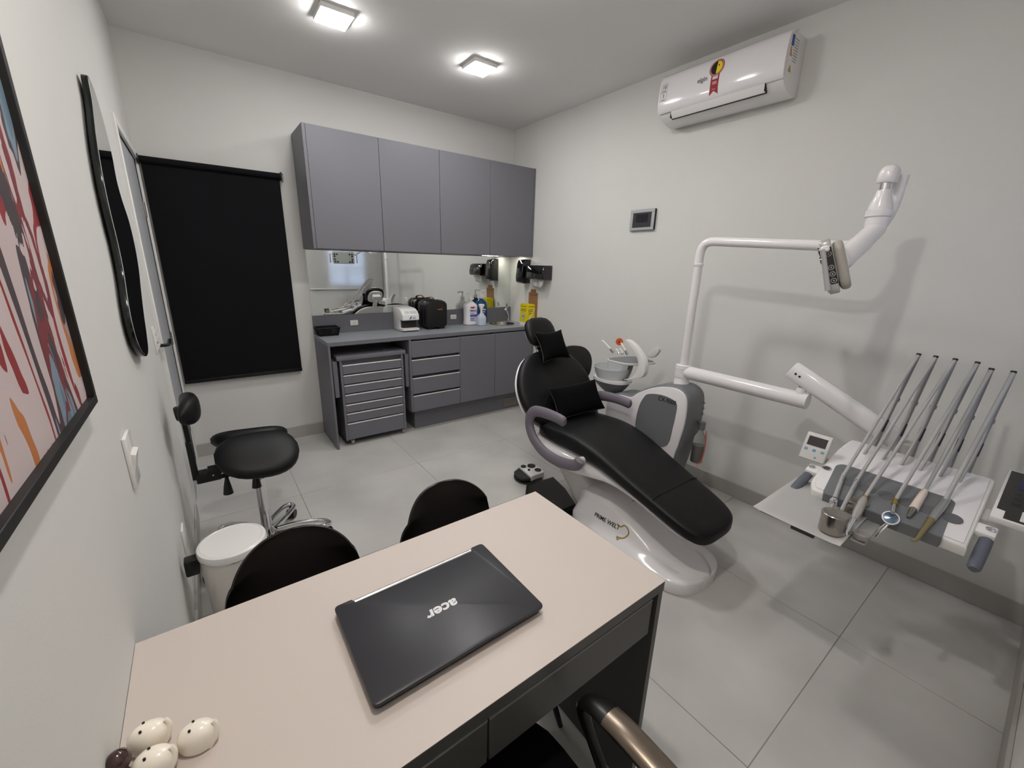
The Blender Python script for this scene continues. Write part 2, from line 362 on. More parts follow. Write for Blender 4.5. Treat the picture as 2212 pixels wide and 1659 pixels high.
# white image plate scanner
t = thing('plate_scanner', 'white desktop scanner with dark slot and sloped control panel', 'scanner', (-1.265, -.135, ZT))
x0, x1 = -1.343, -1.187; h = .208
prof = [(-.02,ZT), (-.215,ZT), (-.25,ZT+.012), (-.252,ZT+.03), (-.17,ZT+.033), (-.168,ZT+.098), (-.245,ZT+.102), (-.25,ZT+.108), (-.247,ZT+.15), (-.213,ZT+.183), (-.17,ZT+.2), (-.02,ZT+h)]
obj('housing', prism(prof, x0, x1, 'x', .006, 2), WHITE, t)
obj('slot', box(x0+.012, x1-.012, -.205, -.167, ZT+.033, ZT+.099), mat('smoked_plastic', (52,46,48), .15), t, smooth=False)
sl = Vector((0, -.034, -.033)).normalized(); nn = Vector((0,-.033,.034)).normalized()
for xa, xb in ((x0+.03, -1.272), (-1.264, x1-.014)):
    b = box(0, xb-xa, 0, .03, 0, .0015); obj('panel_key', xf(b, frame(Vector((xa, -.217, ZT+.1795))+nn*.0002, X, sl, nn)), mat('pale_key', (190,196,196), .4), t, smooth=False)
c0 = Vector((-1.262, -.2505, ZT+.126))
b = prism([(c0.x-.02, c0.z-.012), (c0.x-.005, c0.z-.012), (c0.x+.004, c0.z+.013), (c0.x-.003, c0.z+.013)], -.2512, -.2488, 'y'); obj('maker_mark', b, BLUE, t, smooth=False)
obj('lettering', join(text('DURR', .011, c0+Vector((.026,.0,.003)), X, Z), text('DENTAL', .009, c0+Vector((.026,0,-.007)), X, Z)), GRYP, t, smooth=False)
# black carrying case shaped machine with strap
t = thing('portable_machine', 'black rounded box-shaped machine with tan leather strap handle on the worktop', 'machine', (-1.0, -.12, ZT))
xc, zc, a_, h_ = -.995, ZT+.137, .110, .123
def rr(cx, cz, a, h, r, n=6):
    out = []
    for (qx, qz, s) in ((1,1,0), (-1,1,90), (-1,-1,180), (1,-1,270)):
        for k in range(n+1):
            an = math.radians(s+90*k/n); out.append((cx+qx*(a-r)+r*math.cos(an), cz+qz*(h-r)+r*math.sin(an)))
    return out
obj('housing', prism(rr(xc, zc, a_, h_, .045), -.215, -.03, 'y', .014, 3), BLACK, t)
obj('front_panel', prism(rr(xc, zc, a_-.012, h_-.012, .038), -.219, -.213, 'y', .003, 2), mat('black_satin', (12,12,12), .55), t)
for yy in (-.16, -.10): obj('rib', tube([(p[0], yy, p[1]) for p in rr(xc, zc, a_+.001, h_+.001, .046, 5)], .004, 6, closed=True), BLACK, t)
for xx in (xc-.06, xc+.055): obj('foot', box(xx-.03, xx+.03, -.205, -.05, ZT, ZT+.022, .005, 2), BLACK, t)
obj('strap', tube(cr([(xc-.055, -.12, zc+h_-.004), (xc-.045, -.12, zc+h_+.022), (xc-.005, -.12, zc+h_+.028), (xc+.03, -.12, zc+h_-.002)], 6), .011, 8, flat=(1.3,.3)), mat('tan_leather', (166,98,64), .5), t)
obj('strap_end', tube(cr([(xc-.062, -.12, zc+h_-.006), (xc-.056, -.12, zc+h_+.024), (xc-.03, -.12, zc+h_+.026)], 5), .0125, 8, flat=(1.3,.3)), BLACK, t)
obj('lettering', join(*[box(xc+.008+.0085*i, xc+.014+.0085*i, -.2196, -.2185, zc+.042, zc+.042+.008+.003*(i%2)) for i in range(6)]), mat('copper_print', (176,92,52), .4), t, smooth=False)
# bottles
def pump(t, c, z, d, m):
    obj('pump', join(lathe([(.022,0),(.022,.028),(.012,.034),(.011,.045),(.006,.046),(.006,.075)], (c[0], c[1], z), 18), cyl((c[0],c[1],z+.07),(c[0],c[1],z+.085), .011, n=14),
        tube(cr([(c[0],c[1],z+.078), (c[0]+d*.03,c[1]-.004,z+.08), (c[0]+d*.05,c[1]-.008,z+.07)], 4), .006, 8)), m, t)
def ovalbottle(c, prof, n=28, ay=.75): return loft([[Vector((c[0]+r*sup(math.cos(2*math.pi*k/n),3), c[1]+ay*r*sup(math.sin(2*math.pi*k/n),3), z)) for k in range(n)] for r, z in prof])
c = (-.558, -.085)
t = thing('soap_bottle', 'large white pump bottle with red and blue label by the mirror', 'bottle', (c[0], c[1], ZT))
obj('body', ovalbottle(c, [(.06,ZT),(.07,ZT+.006),(.07,ZT+.03),(.066,ZT+.042),(.068,ZT+.14),(.07,ZT+.185),(.066,ZT+.2),(.04,ZT+.222),(.022,ZT+.235),(.022,ZT+.24)]), mat('white_bottle', (226,224,228), .35), t)
pump(t, c, ZT+.238, -1, WHITE)
yf = c[1]-.0535
obj('label_band', box(c[0]-.03, c[0]+.062, yf-.0012, yf+.02, ZT+.088, ZT+.108), mat('label_violet', (92,84,165), .5), t, smooth=False)
obj('label_badge', prism([(c[0]-.03,ZT+.185),(c[0]+.025,ZT+.185),(c[0]+.012,ZT+.17),(c[0]-.018,ZT+.17)], yf-.0012, yf+.006, 'y'), mat('label_red', (190,50,62), .5), t, smooth=False)
obj('lettering', join(text('Perio', .024, (c[0]-.008, yf-.001, ZT+.147), X, Z, .0008), text('Gard', .022, (c[0]+.036, yf-.001, ZT+.146), X, Z)), mat('label_blue_text', (70,72,130), .5), t, smooth=False)
obj('small_print', join(*[box(c[0]-.028, c[0]+.012+.012*(i%2), yf-.0012, yf+.01, z_, z_+.006) for i, z_ in enumerate((ZT+.12, ZT+.071, ZT+.06, ZT+.047))]), mat('label_lilac', (150,146,190), .5), t, smooth=False)
c = (-.415, -.062)
t = thing('mouthwash_bottle', 'blue liquid pump bottle standing behind the spray bottle', 'bottle', (c[0], c[1], ZT))
obj('body', ovalbottle(c, [(.058,ZT),(.064,ZT+.006),(.064,ZT+.19),(.056,ZT+.22),(.026,ZT+.248),(.02,ZT+.26)], ay=.68), mat('blue_bottle', (12,74,122), .12, coat=.4), t)
pump(t, c, ZT+.258, 1, WHITE)
yf = c[1]-.0443
obj('label', box(c[0]-.045, c[0]+.045, yf-.0012, yf+.02, ZT+.03, ZT+.165), mat('label_navy', (35,48,110), .5), t, smooth=False)
obj('lettering', join(*[box(c[0]-.03, c[0]+.03-.01*i, yf-.002, yf, ZT+.142-.022*i, ZT+.152-.022*i) for i in range(3)]), WMATT, t, smooth=False)
c = (-.486, -.182)
t = thing('spray_bottle', 'small translucent spray bottle in front of the pump bottles', 'bottle', (c[0], c[1], ZT))
obj('body', ovalbottle(c, [(.042,ZT),(.048,ZT+.005),(.048,ZT+.075),(.042,ZT+.092),(.017,ZT+.118),(.013,ZT+.13)], ay=.8), mat('frosted_plastic', (186,198,212), .3, coat=.2), t)
obj('neck', cyl((c[0],c[1],ZT+.128), (c[0],c[1],ZT+.16), .012, n=14), WHITE, t)
obj('sprayer', join(prism([(c[0]-.03,ZT+.205),(c[0]-.012,ZT+.215),(c[0]+.03,ZT+.212),(c[0]+.03,ZT+.19),(c[0]+.01,ZT+.185),(c[0]+.008,ZT+.158),(c[0]-.012,ZT+.158)], c[1]-.011, c[1]+.011, 'y', .003, 1),
    tube([(c[0]+.016,c[1],ZT+.188),(c[0]+.024,c[1],ZT+.165)], .004, 8)), WHITE, t)
# yellow sharps box in its wall holder
t = thing('sharps_box', 'yellow cardboard sharps box standing by the sink', 'box', (-.055, -.385, ZT))
YB = mat('yellow_card', (226,208,22), .6)
bx0, bx1, by0, by1 = -.103, -.008, -.446, -.322
obj('carton', box(bx0, bx1, by0, by1, ZT+.035, ZT+.215, .002, 1), YB, t)
obj('base_band', box(bx0-.0006, bx1, by0-.0006, by1, ZT, ZT+.035, .001, 1), WMATT, t)
b = prism([(by0,ZT+.215),(by0+.05,ZT+.215),(by0+.06,ZT+.226),(by1-.03,ZT+.226),(by1-.02,ZT+.215),(by1,ZT+.215)], bx0, bx0+.003, 'x'); b = box(bx0+.01, bx1-.004, by0+.006, by1-.006, ZT+.213, ZT+.219, bm=b)
obj('lid_flap', b, YB, t, smooth=False)
zc = ZT+.1; yc = (by0+by1)/2+.005
obj('hazard_diamond', prism([(yc, zc-.038),(yc+.034,zc),(yc,zc+.038),(yc-.034,zc)], bx0-.0012, bx0+.002, 'x'), BLK, t, smooth=False)
obj('hazard_field', prism([(yc, zc-.034),(yc+.030,zc),(yc,zc+.034),(yc-.030,zc)], bx0-.0018, bx0+.002, 'x'), WMATT, t, smooth=False)
obj('hazard_sign', join(*[lathe([(.0085,0),(.0085,.0006),(.0045,.0006),(.0045,0)], (bx0-.0019, yc+.009*math.sin(a), zc+.009*math.cos(a)), 14, (-1,0,0), True) for a in (0, 2.1, 4.2)]), BLK, t, smooth=False)
LT = Vector((0,-1,0))
obj('printed_lines', join(*[box(bx0-.001, bx0+.001, yc-.045, yc+.045-.01*(i%2), z_, z_+.006) for i, z_ in enumerate((ZT+.192, ZT+.165, ZT+.15))], *[box(bx0+.012, bx1-.012-.012*(i%2), by0-.001, by0+.001, z_, z_+.006) for i, z_ in enumerate((ZT+.192, ZT+.16, ZT+.142, ZT+.122))]), mat('olive_print', (120,108,20), .6), t, smooth=False)
obj('strap_print', tube([(bx0, by0-.001, ZT+.03), (bx1, by0-.001, ZT+.175)], .003, 6), WMATT, t)
t = thing('wall_holder', 'brown board holder on the right wall behind the yellow box', 'holder', (-.003, -.41, .9))
obj('board', prism([(-.476,.89),(-.334,.89),(-.334,1.215),(-.362,1.215),(-.366,1.245),(-.44,1.245),(-.446,1.215),(-.476,1.215)], -.006, 0, 'x'), mat('brown_board', (150,112,76), .7), t, smooth=False)
obj('bracket', tube([(-.004,-.335,1.19),(-.004,-.475,1.19)], .003, 6), BLACK, t)
# ------------------------------------------------------------------ dispensers on the right wall
t = thing('soap_dispenser', 'glossy black upright soap dispenser on the right wall', 'dispenser', (-.06, -.295, 1.3))
prof = [(0,1.3),(-.09,1.3),(-.112,1.315),(-.118,1.36),(-.105,1.49),(-.09,1.525),(-.06,1.535),(0,1.535)]
obj('housing', prism(prof, -.348, -.242, 'y', .014, 3), GBLACK, t)
obj('push_lever', box(-.123, -.105, -.325, -.265, 1.318, 1.365, .006, 2), BLACK, t)
obj('level_window', box(-.1155, -.105, -.3, -.29, 1.40, 1.45, .002, 1), mat('window_strip', (70,70,72), .2), t)
t = thing('towel_dispenser', 'glossy black paper towel dispenser with white sheet hanging out', 'dispenser', (-.065, -.56, 1.345))
prof = [(0,1.345),(-.105,1.345),(-.125,1.355),(-.128,1.40),(-.115,1.46),(-.098,1.478),(-.07,1.483),(0,1.483)]
obj('housing', prism(prof, -.68, -.435, 'y', .016, 3), GBLACK, t)
obj('front_cover', prism([(-.10,1.352),(-.128,1.358),(-.1315,1.40),(-.118,1.462),(-.10,1.48),(-.09,1.478)], -.642, -.438, 'y', .006, 2), GBLACK, t)
obj('level_window', box(-.1325, -.12, -.545, -.538, 1.37, 1.40, .001, 1), mat('window_strip'), t)
pts = []
for i in range(9):
    v = i/8
    pts.append([Vector((-.075+.012*math.sin(3*u_)+.02*v*v-.02*abs(u_)*v, -.56+u_*.085*(1-.25*v*v), 1.347-v*.075+.02*abs(u_)**3*v)) for u_ in [k/8-1 for k in range(17)]])
b = B(); g = [[b.verts.new(p) for p in row] for row in pts]
for i in range(8):
    for k in range(16): b.faces.new((g[i][k], g[i][k+1], g[i+1][k+1], g[i+1][k]))
po = obj('paper_towel', b, PAPER, t); so = po.modifiers.new('thick', 'SOLIDIFY'); so.thickness = .0015
# ------------------------------------------------------------------ right wall
t = thing('thermostat', 'silver framed dark digital wall display on the right wall', 'thermostat', (0, -1.66, 1.83))
obj('backing', box(-.02, 0, -1.77, -1.553, 1.758, 1.9, .002, 1), BLACK, t)
b = box(-.024, -.018, -1.768, -1.555, 1.878, 1.902, .003, 1); b = box(-.024, -.018, -1.768, -1.555, 1.756, 1.776, .003, 1, bm=b)
b = box(-.024, -.018, -1.768, -1.743, 1.776, 1.878, .002, 1, bm=b); b = box(-.024, -.018, -1.580, -1.555, 1.776, 1.878, .002, 1, bm=b)
obj('frame', b, mat('silver_frame', (198,199,202), .3, .35), t)
s_ = obj('screen', box(-.0235, -.018, -1.742, -1.581, 1.777, 1.877), mat('screen_grey', (62,64,66), .25), t, smooth=False)
obj('display', box(-.0242, -.023, -1.715, -1.61, 1.81, 1.868), mat('screen_dark', (40,40,46), .2), s_, smooth=False)
obj('digits', text('25', .045, (-.0244, -1.663, 1.84), LT, Z, .0006, ext=.0002), mat('lcd_dark', (24,24,28), .4), s_, smooth=False)
# air conditioner
ay0, ay1 = -2.572, -1.836
t = thing('air_conditioner', 'white split air conditioner high on the right wall', 'air conditioner', (-.1, -2.2, 2.38))
prof = [(0,2.39),(-.05,2.378),(-.11,2.385),(-.165,2.41),(-.188,2.44),(-.193,2.46),(-.193,2.61),(-.175,2.645),(-.13,2.657),(0,2.657)]
obj('body', prism([(p[0],p[1]) for p in prof], ay0+.004, ay1-.004, 'y', .006, 2), WHITE, t)
pf = [(-.19,2.447),(-.206,2.452),(-.212,2.5),(-.209,2.56),(-.198,2.615),(-.178,2.646),(-.15,2.658),(-.12,2.6605),(-.12,2.655),(-.185,2.61)]
from mathutils.bvhtree import BVHTree
acb = prism([(p.x,p.y) for p in cr([(a,c_,0) for a, c_ in pf], 3, True)], ay0, ay1, 'y', .003, 2); ACV = BVHTree.FromBMesh(acb)
obj('front_panel', acb, WENAM, t)
fp = [(-.197,2.443),(-.19,2.420),(-.172,2.398),(-.168,2.403),(-.184,2.424),(-.189,2.445)]
fl_ = obj('louver', prism(fp, ay0+.09, ay1-.09, 'y', .001, 1), WHITE, t)
obj('louver_gap', join(box(-.172, -.160, ay0+.087, ay1-.087, 2.395, 2.402), box(-.1915, -.16, ay0+.0872, ay0+.0892, 2.40, 2.444), box(-.1915, -.16, ay1-.0892, ay1-.0872, 2.40, 2.444), box(-.196, -.18, ay0+.05, ay1-.05, 2.4435, 2.4465)), mat('gap_dark', (38,38,44), .7), t, smooth=False)
def acl(bm, off):      # lay a flat print on the curved front panel
    for v in bm.verts:
        h = ACV.ray_cast(Vector((-1, v.co.y, v.co.z)), X)
        if h[0] is not None: v.co.x = h[0].x-off
    return bm
def sheet(polys, n=6):
    b = B()
    for poly in polys: b.faces.new([b.verts.new((-.3, y_, z_)) for y_, z_ in poly])
    bmesh.ops.triangulate(b, faces=list(b.faces)); bmesh.ops.subdivide_edges(b, edges=list(b.edges), cuts=n, use_grid_fill=True); return b
def sticker(name, polys, m, off): return obj(name, acl(sheet(polys), off), m, t, smooth=False)
yc = -2.206; zc = 2.585
circ = lambda r, a0=0, a1=360, n=24: [(yc+r*math.cos(math.radians(a0+(a1-a0)*k/n)), zc+r*math.sin(math.radians(a0+(a1-a0)*k/n))) for k in range(n+(a1-a0 < 360))]
rect_ = lambda a, b_, c_, d: [(yc+a, zc+c_), (yc+b_, zc+c_), (yc+b_, zc+d), (yc+a, zc+d)]
sticker('seal_ribbon', [rect_(-.024, .024, -.10, 0), [(yc-.024,zc-.10),(yc+.024,zc-.10),(yc+.026,zc-.135),(yc,zc-.116)], [(yc-.024,zc-.10),(yc,zc-.116),(yc-.026,zc-.135)]], RED, .0006)
sticker('seal_ring', [circ(.043)], RED, .0009); sticker('seal_pale_ring', [circ(.039)], mat('seal_pink', (222,150,155), .5), .0012); sticker('seal_dark_ring', [circ(.035)], mat('seal_brown', (70,40,36), .5), .0015)
sticker('seal_black_half', [circ(.032, -90, 90)], BLK, .0018); sticker('seal_yellow_half', [circ(.032, 90, 270)], YEL, .0018)
sticker('seal_eye', [[(yc-.011+.004*math.cos(a), zc+.009+.005*math.sin(a)) for a in [k*math.pi/5 for k in range(10)]]], BLK, .0022)
sticker('seal_white_field', [rect_(-.016, .016, -.058, -.034)], mat('seal_white', (215,205,202), .5), .0009)
sticker('seal_print', [rect_(-.013, .013, -.084, -.068), rect_(-.008, .01, -.109, -.105)], mat('seal_pale_red', (196,130,138), .5), .0009)
obj('lettering', acl(text('elgin', .034, (-.3, -2.128, 2.545), LT, Z, .0008, ext=0), .0014), GRYP, t, smooth=False)
b = join(*[text(s_, h_, (-.3, -1.872, z_), LT, Z, .0006, ext=0) for s_, h_, z_ in (('10', .028, 2.575), ('3', .028, 2.526))])
b = join(b, sheet([[(y0_, z0_), (y1_, z0_), (y1_, z1_), (y0_, z1_)] for za, zb in ((2.548,2.594), (2.499,2.545)) for (y0_, y1_, z0_, z1_) in ((-1.892,-1.852,za,za+.0014), (-1.892,-1.852,zb-.0014,zb), (-1.8934,-1.892,za,zb), (-1.852,-1.8506,za,zb), (-1.884,-1.86,za+.005,za+.009))], 2))
obj('warranty_print', acl(b, .0014), GRYP, t, smooth=False)
obj('side_sticker', box(-.165, -.14, ay0+.0025, ay0+.006, 2.585, 2.632), BLUE, t, smooth=False)
obj('energy_sticker', join(*[box(-.168, -.168+.012+.004*i, ay0+.0025, ay0+.006, 2.573-.008*i, 2.579-.008*i) for i in range(5)]), mat('sticker_orange', (205,150,110), .5), t, smooth=False)
obj('side_print', join(*[box(-.128, -.085, ay0+.0028, ay0+.006, 2.62-.012*i, 2.624-.012*i) for i in range(9)]), mat('sticker_grey', (165,165,170), .5), t, smooth=False)
obj('hazard_sticker', prism([(-.155,2.475),(-.125,2.475),(-.14,2.505)], ay0+.0025, ay0+.006, 'y'), mat('hazard_amber', (175,140,70), .5), t, smooth=False)
# ================================================================== LEFT WALL
XL = -WR
# abstract painting
PM = bpy.data.materials.new('abstract_paint'); PM.use_nodes = True; nt = PM.node_tree; pb = nt.nodes['Principled BSDF']; pb.inputs['Roughness'].default_value = .55
tc = nt.nodes.new('ShaderNodeTexCoord'); mp = nt.nodes.new('ShaderNodeMapping'); mp.inputs['Scale'].default_value = (1, 2.5, .85); mp.inputs['Rotation'].default_value = (.30, 0, 0); mp.inputs['Location'].default_value = (0, .35, .2)
nt.links.new(tc.outputs['Object'], mp.inputs['Vector'])
def noise(sc, det, dist, off):
    n = nt.nodes.new('ShaderNodeTexNoise'); n.inputs['Scale'].default_value = sc; n.inputs['Detail'].default_value = det; n.inputs['Distortion'].default_value = dist; n.inputs['Roughness'].default_value = .45
    a = nt.nodes.new('ShaderNodeVectorMath'); a.operation = 'ADD'; a.inputs[1].default_value = off
    nt.links.new(mp.outputs['Vector'], a.inputs[0]); nt.links.new(a.outputs[0], n.inputs['Vector']); return n
n1 = noise(2.4, 3.5, .55, (0,0,0)); n2 = noise(3.4, 5, .7, (3,7,1)); n3 = noise(5, 6, .6, (9,2,5))
def ramp(src, stops):
    r = nt.nodes.new('ShaderNodeValToRGB'); r.color_ramp.interpolation = 'CONSTANT'; e = r.color_ramp.elements
    while len(e) < len(stops): e.new(.5)
    for el, (p, c) in zip(e, stops): el.position = p; el.color = (*lin(c), 1)
    nt.links.new(src.outputs['Fac'], r.inputs['Fac']); return r
r1 = ramp(n1, [(0,(70,58,64)),(.36,(98,122,140)),(.435,(122,142,156)),(.475,(72,60,66)),(.505,(196,180,180)),(.575,(142,46,50)),(.615,(200,184,184)),(.672,(186,116,66)),(.70,(176,150,148))])
r2 = ramp(n2, [(0,(0,0,0)),(.61,(255,255,255)),(.65,(0,0,0))]); r3 = ramp(n3, [(0,(0,0,0)),(.67,(255,255,255))])
def mix(f, a, col):
    m_ = nt.nodes.new('ShaderNodeMix'); m_.data_type = 'RGBA'; nt.links.new(f.outputs['Color'], m_.inputs['Factor']); nt.links.new(a, m_.inputs[6]); m_.inputs[7].default_value = (*lin(col), 1); return m_.outputs[2]
o_ = mix(r2, r1.outputs['Color'], (120,50,56)); o_ = mix(r3, o_, (70,58,64)); nt.links.new(o_, pb.inputs['Base Color'])
py0, py1, pz0, pz1 = -3.53, -2.687, 1.219, 2.06
t = thing('framed_painting', 'large abstract painting of red, blue and orange drips in a black frame', 'painting', (XL, (py0+py1)/2, pz0))
obj('canvas', box(XL+.004, XL+.011, py0+.012, py1-.012, pz0+.012, pz1-.012), PM, t, smooth=False)
FRB = mat('black_frame', (22,21,20), .5); fd = XL+.021
for nm, a in (('frame_bar', (py0, py1, pz0, pz0+.015)), ('frame_bar', (py0, py1, pz1-.015, pz1)), ('frame_bar', (py0, py0+.015, pz0+.015, pz1-.015)), ('frame_bar', (py1-.015, py1, pz0+.015, pz1-.015))):
    obj(nm, box(XL+.001, fd, *a, .001, 1), FRB, t)
# organic wall mirror
Lp = [(190,166),(199,215),(207,285),(216,345),(227,405),(241,468),(256,530),(268,590),(276,645),(285,695),(298,742),(312,768)]
Rp = [(321,764),(318,728),(312,685),(306,635),(300,580),(291,528),(279,478),(264,432),(252,388),(242,335),(229,280),(211,215),(196,172)]
out = [U(px, py, 0, XL+.026) for px, py in Lp+Rp]; poly = [(p.y, p.z) for p in cr([(0, p.y, p.z) for p in out], 4, True)]
cy_, cz_ = sum(p[0] for p in poly)/len(poly), sum(p[1] for p in poly)/len(poly)
t = thing('wavy_mirror', 'tall wavy-edged wall mirror with dark rim on the left wall', 'mirror', (XL, cy_, min(p[1] for p in poly)))
obj('backing', prism(poly, XL+.009, XL+.0248, 'x', .002, 2), MEDGE, t)
obj('glass', prism([(cy_+(a-cy_)*.985, cz_+(c_-cz_)*.985) for a, c_ in poly], XL+.0248, XL+.026, 'x'), MIRROR, t)
obj('wall_spacer', box(XL, XL+.009, cy_-.06, cy_+.06, cz_-.2, cz_+.2), BLACK, t, smooth=False)
# switches on the left wall
def plate(y0, y1, z0, z1, keys, label, nm='light_switch'):
    t = thing(nm, label, 'switch', (XL, (y0+y1)/2, z0))
    obj('plate', box(XL, XL+.009, y0, y1, z0, z1, .003, 2), WHITE, t)
    for ya, yb, za, zb in keys: obj('rocker', prism([(XL+.009, za), (XL+.009, zb), (XL+.019, zb-.004)], ya, yb, 'y'), WHITE, t, smooth=False)
a = U(263, 943, 0, XL); b_ = U(297, 1058, 0, XL)
plate(-2.452, -2.372, .922, 1.058, [(-2.44,-2.384,.955,1.012)], 'white wall switch on the left wall below the framed painting')
plate(-1.236, -1.166, 1.04, 1.162, [(-1.226,-1.176,1.05+.038*i,1.08+.038*i) for i in range(3)], 'white three-key wall switch beside the wavy mirror and door')
q = U(398, 1162, 0, XL+.004)
plate(q.y-.04, q.y+.035, q.z-.055, q.z+.055, [], 'small white wall socket plate low on the left wall', 'wall_socket')
# ================================================================== DESK
DX0, DX1, DY0, DY1, DZ = XL+.001, -1.9165, -3.298, -2.792, .745
DESKW = mat('desk_pale_laminate', (198,187,180), .46, spec=.5, bump=.03, bscale=600)
DESKG = mat('desk_dark_grey', (88,86,84), .42, spec=.4)
t = thing('desk', 'pale top desk with dark grey sides and drawers in the foreground', 'desk', (-2.43, -3.045, 0))
obj('desktop', box(DX0, DX1, DY0, DY1, DZ-.0015, DZ), DESKW, t, smooth=False)
obj('top_board', box(DX0, DX1, DY0, DY1, DZ-.028, DZ-.0015), DESKG, t, smooth=False)
obj('side_panel', box(DX1-.019, DX1-.001, DY0+.001, DY1-.02, 0, DZ-.028, .0006, 1), DESKG, t)
obj('side_panel', box(DX0, DX0+.018, DY0+.001, DY1-.02, 0, DZ-.028, .0006, 1), DESKG, t)
for xa, xb in ((DX0+.022, -2.4365), (-2.4325, DX1-.032)):
    d = obj('drawer', box(xa, xb, DY0+.006, DY0+.022, .594, .698, .0015, 1), DESKG, t)
    obj('drawer_lip', box(xa, xb, DY0+.0045, DY0+.022, .698, .7025, .0015, 1), mat('desk_lip_painted_highlight', (128,126,123), .4), d)  # highlight along the drawer's top edge, put into the paler lip colour
    obj('drawer_box', box(xa+.01, xb-.01, DY0+.022, DY1-.08, .600, .684), DESKG, d, smooth=False)
# ------------------------------------------------------------------ laptop
lx0, lx1, ly0, ly1 = -2.6075, -2.229, -3.2015, -2.9435
t = thing('laptop', 'closed black laptop lying on the desk', 'laptop', ((lx0+lx1)/2, (ly0+ly1)/2, DZ))
LID = mat('laptop_black', (42,42,47), .38, spec=.5); cxl, cyl_ = (lx0+lx1)/2, (ly0+ly1)/2
def rz(cx, cy, a, h, r): return rr(cx, cy, a, h, r)
wl, dl = (lx1-lx0)/2, (ly1-ly0)/2
obj('base', prism(rz(cxl, cyl_+.002, wl-.001, dl-.003, .014), DZ+.003, DZ+.0145, 'z', .003, 2), BLACK, t)
lidp = fillet([(lx0,ly0,0),(lx1,ly0,0),(lx1,ly1,0),(lx1-.036,ly1,0),(lx1-.036,ly1-.013,0),(lx0+.04,ly1-.013,0),(lx0+.04,ly1,0),(lx0,ly1,0),(lx0,ly0,0)], .011, 4)
lidp = [(p.x, p.y) for p in lidp[1:-1]]+[(lx0+.004, ly0+.001), (lx0+.011, ly0)] if False else [(p.x, p.y) for p in fillet([(cxl,ly0,0),(lx1,ly0,0),(lx1,ly1,0),(lx1-.036,ly1,0),(lx1-.036,ly1-.013,0),(lx0+.04,ly1-.013,0),(lx0+.04,ly1,0),(lx0,ly1,0),(lx0,ly0,0),(cxl-.001,ly0,0)], .011, 4)]
obj('lid', prism(lidp, DZ+.0155, DZ+.0225, 'z', .0022, 2), LID, t)
obj('trim_line', prism(rz(cxl, cyl_+.001, wl-.0006, dl-.0012, .013), DZ+.0142, DZ+.0157, 'z'), mat('laptop_trim', (120,120,122), .3, 1.), t)
obj('hinge', join(cyl((lx0+.042, ly1-.0065, DZ+.0155), (lx1-.038, ly1-.0065, DZ+.0155), .0062, n=14)), ALU, t)
for xx in (lx0+.03, lx1-.03):
    for yy in (ly0+.03, ly1-.03): obj('foot', cyl((xx, yy, DZ), (xx, yy, DZ+.0035), .009, n=12), BLACK, t)
lg = U(957, 1314, 2, DZ+.0225)
obj('lettering', text('acer', .037, (lg.x, lg.y, DZ+.0227), -X, -Y, .0012, shear=.12, ext=.0002, sx=1.1), mat('logo_silver', (215,215,217), .3), t, smooth=False)
# ------------------------------------------------------------------ figurines
CER = mat('cream_ceramic', (244,236,222), .22, coat=.4)
def figurine(px, py, s, rot, label, m=CER, tail=True, eye=True):
    c = U(px, py, 2, DZ+.012); t = thing('figurine', label, 'figurine', (c.x, c.y, DZ), rot, 'ceramic figurines on the desk')
    rings = []
    for v, a_, hh in ((0,.72,0),(.03,.92,.02),(.12,1.0,.12),(.3,1.02,.3),(.5,1.0,.5),(.66,.96,.66),(.8,.82,.8),(.9,.62,.9),(.97,.36,.97),(1,.08,1)):
        rings.append([Vector((s*.5*a_*(1.12*math.cos(k*math.pi/12))+s*.05*v, s*.42*a_*math.sin(k*math.pi/12), s*.86*hh)) for k in range(24)])
    obj('body', loft(rings), m, t, local=True, ang=70)
    if tail: obj('tail', tube(cr([(s*.36,-s*.18,s*.02),(s*.54,-s*.08,s*.32),(s*.58,s*.02,s*.62),(s*.5,s*.05,s*.8)], 5), [s*(.11-.003*i) for i in range(16)], 12), m, t, local=True)
    if eye:
        for yy in (-.16, .14): obj('eye', cyl((-s*.08, s*yy, s*.8), (-s*.085, s*yy, s*.862), s*.04, n=10), BLK, t, local=True)
    return t
figurine(322, 1597, .048, -.2, 'left white glazed figurine with upturned tail, standing next to the wall')
figurine(427, 1595, .048, -.35, 'right white glazed figurine standing apart towards the laptop')
figurine(333, 1655, .048, -.3, 'front white glazed figurine cut off by the photo\'s bottom edge')
c = U(256, 1652, 2, DZ+.03); t = thing('figurine', 'small dark brown figurine with a gilt curl in the bottom corner', 'figurine', (c.x, c.y, DZ), 0)
obj('body', lathe([(.011,0),(.013,.004),(.009,.015),(.008,.02),(.014,.028),(.016,.036),(.013,.046),(.006,.052),(.001,.053)], c*1.0-Vector((0,0,c.z-DZ)), 16), mat('brown_glaze', (58,34,30), .2, coat=.5), t)
obj('gilt_curl', tube(cr([c+Vector((.014,-.002,-.03)), c+Vector((.02,-.004,-.012)), c+Vector((.026,-.003,-.002)), c+Vector((.028,-.003,-.012)), c+Vector((.024,-.003,-.017))], 4), .003, 8), mat('gilt', (225,195,120), .3, .6), t)
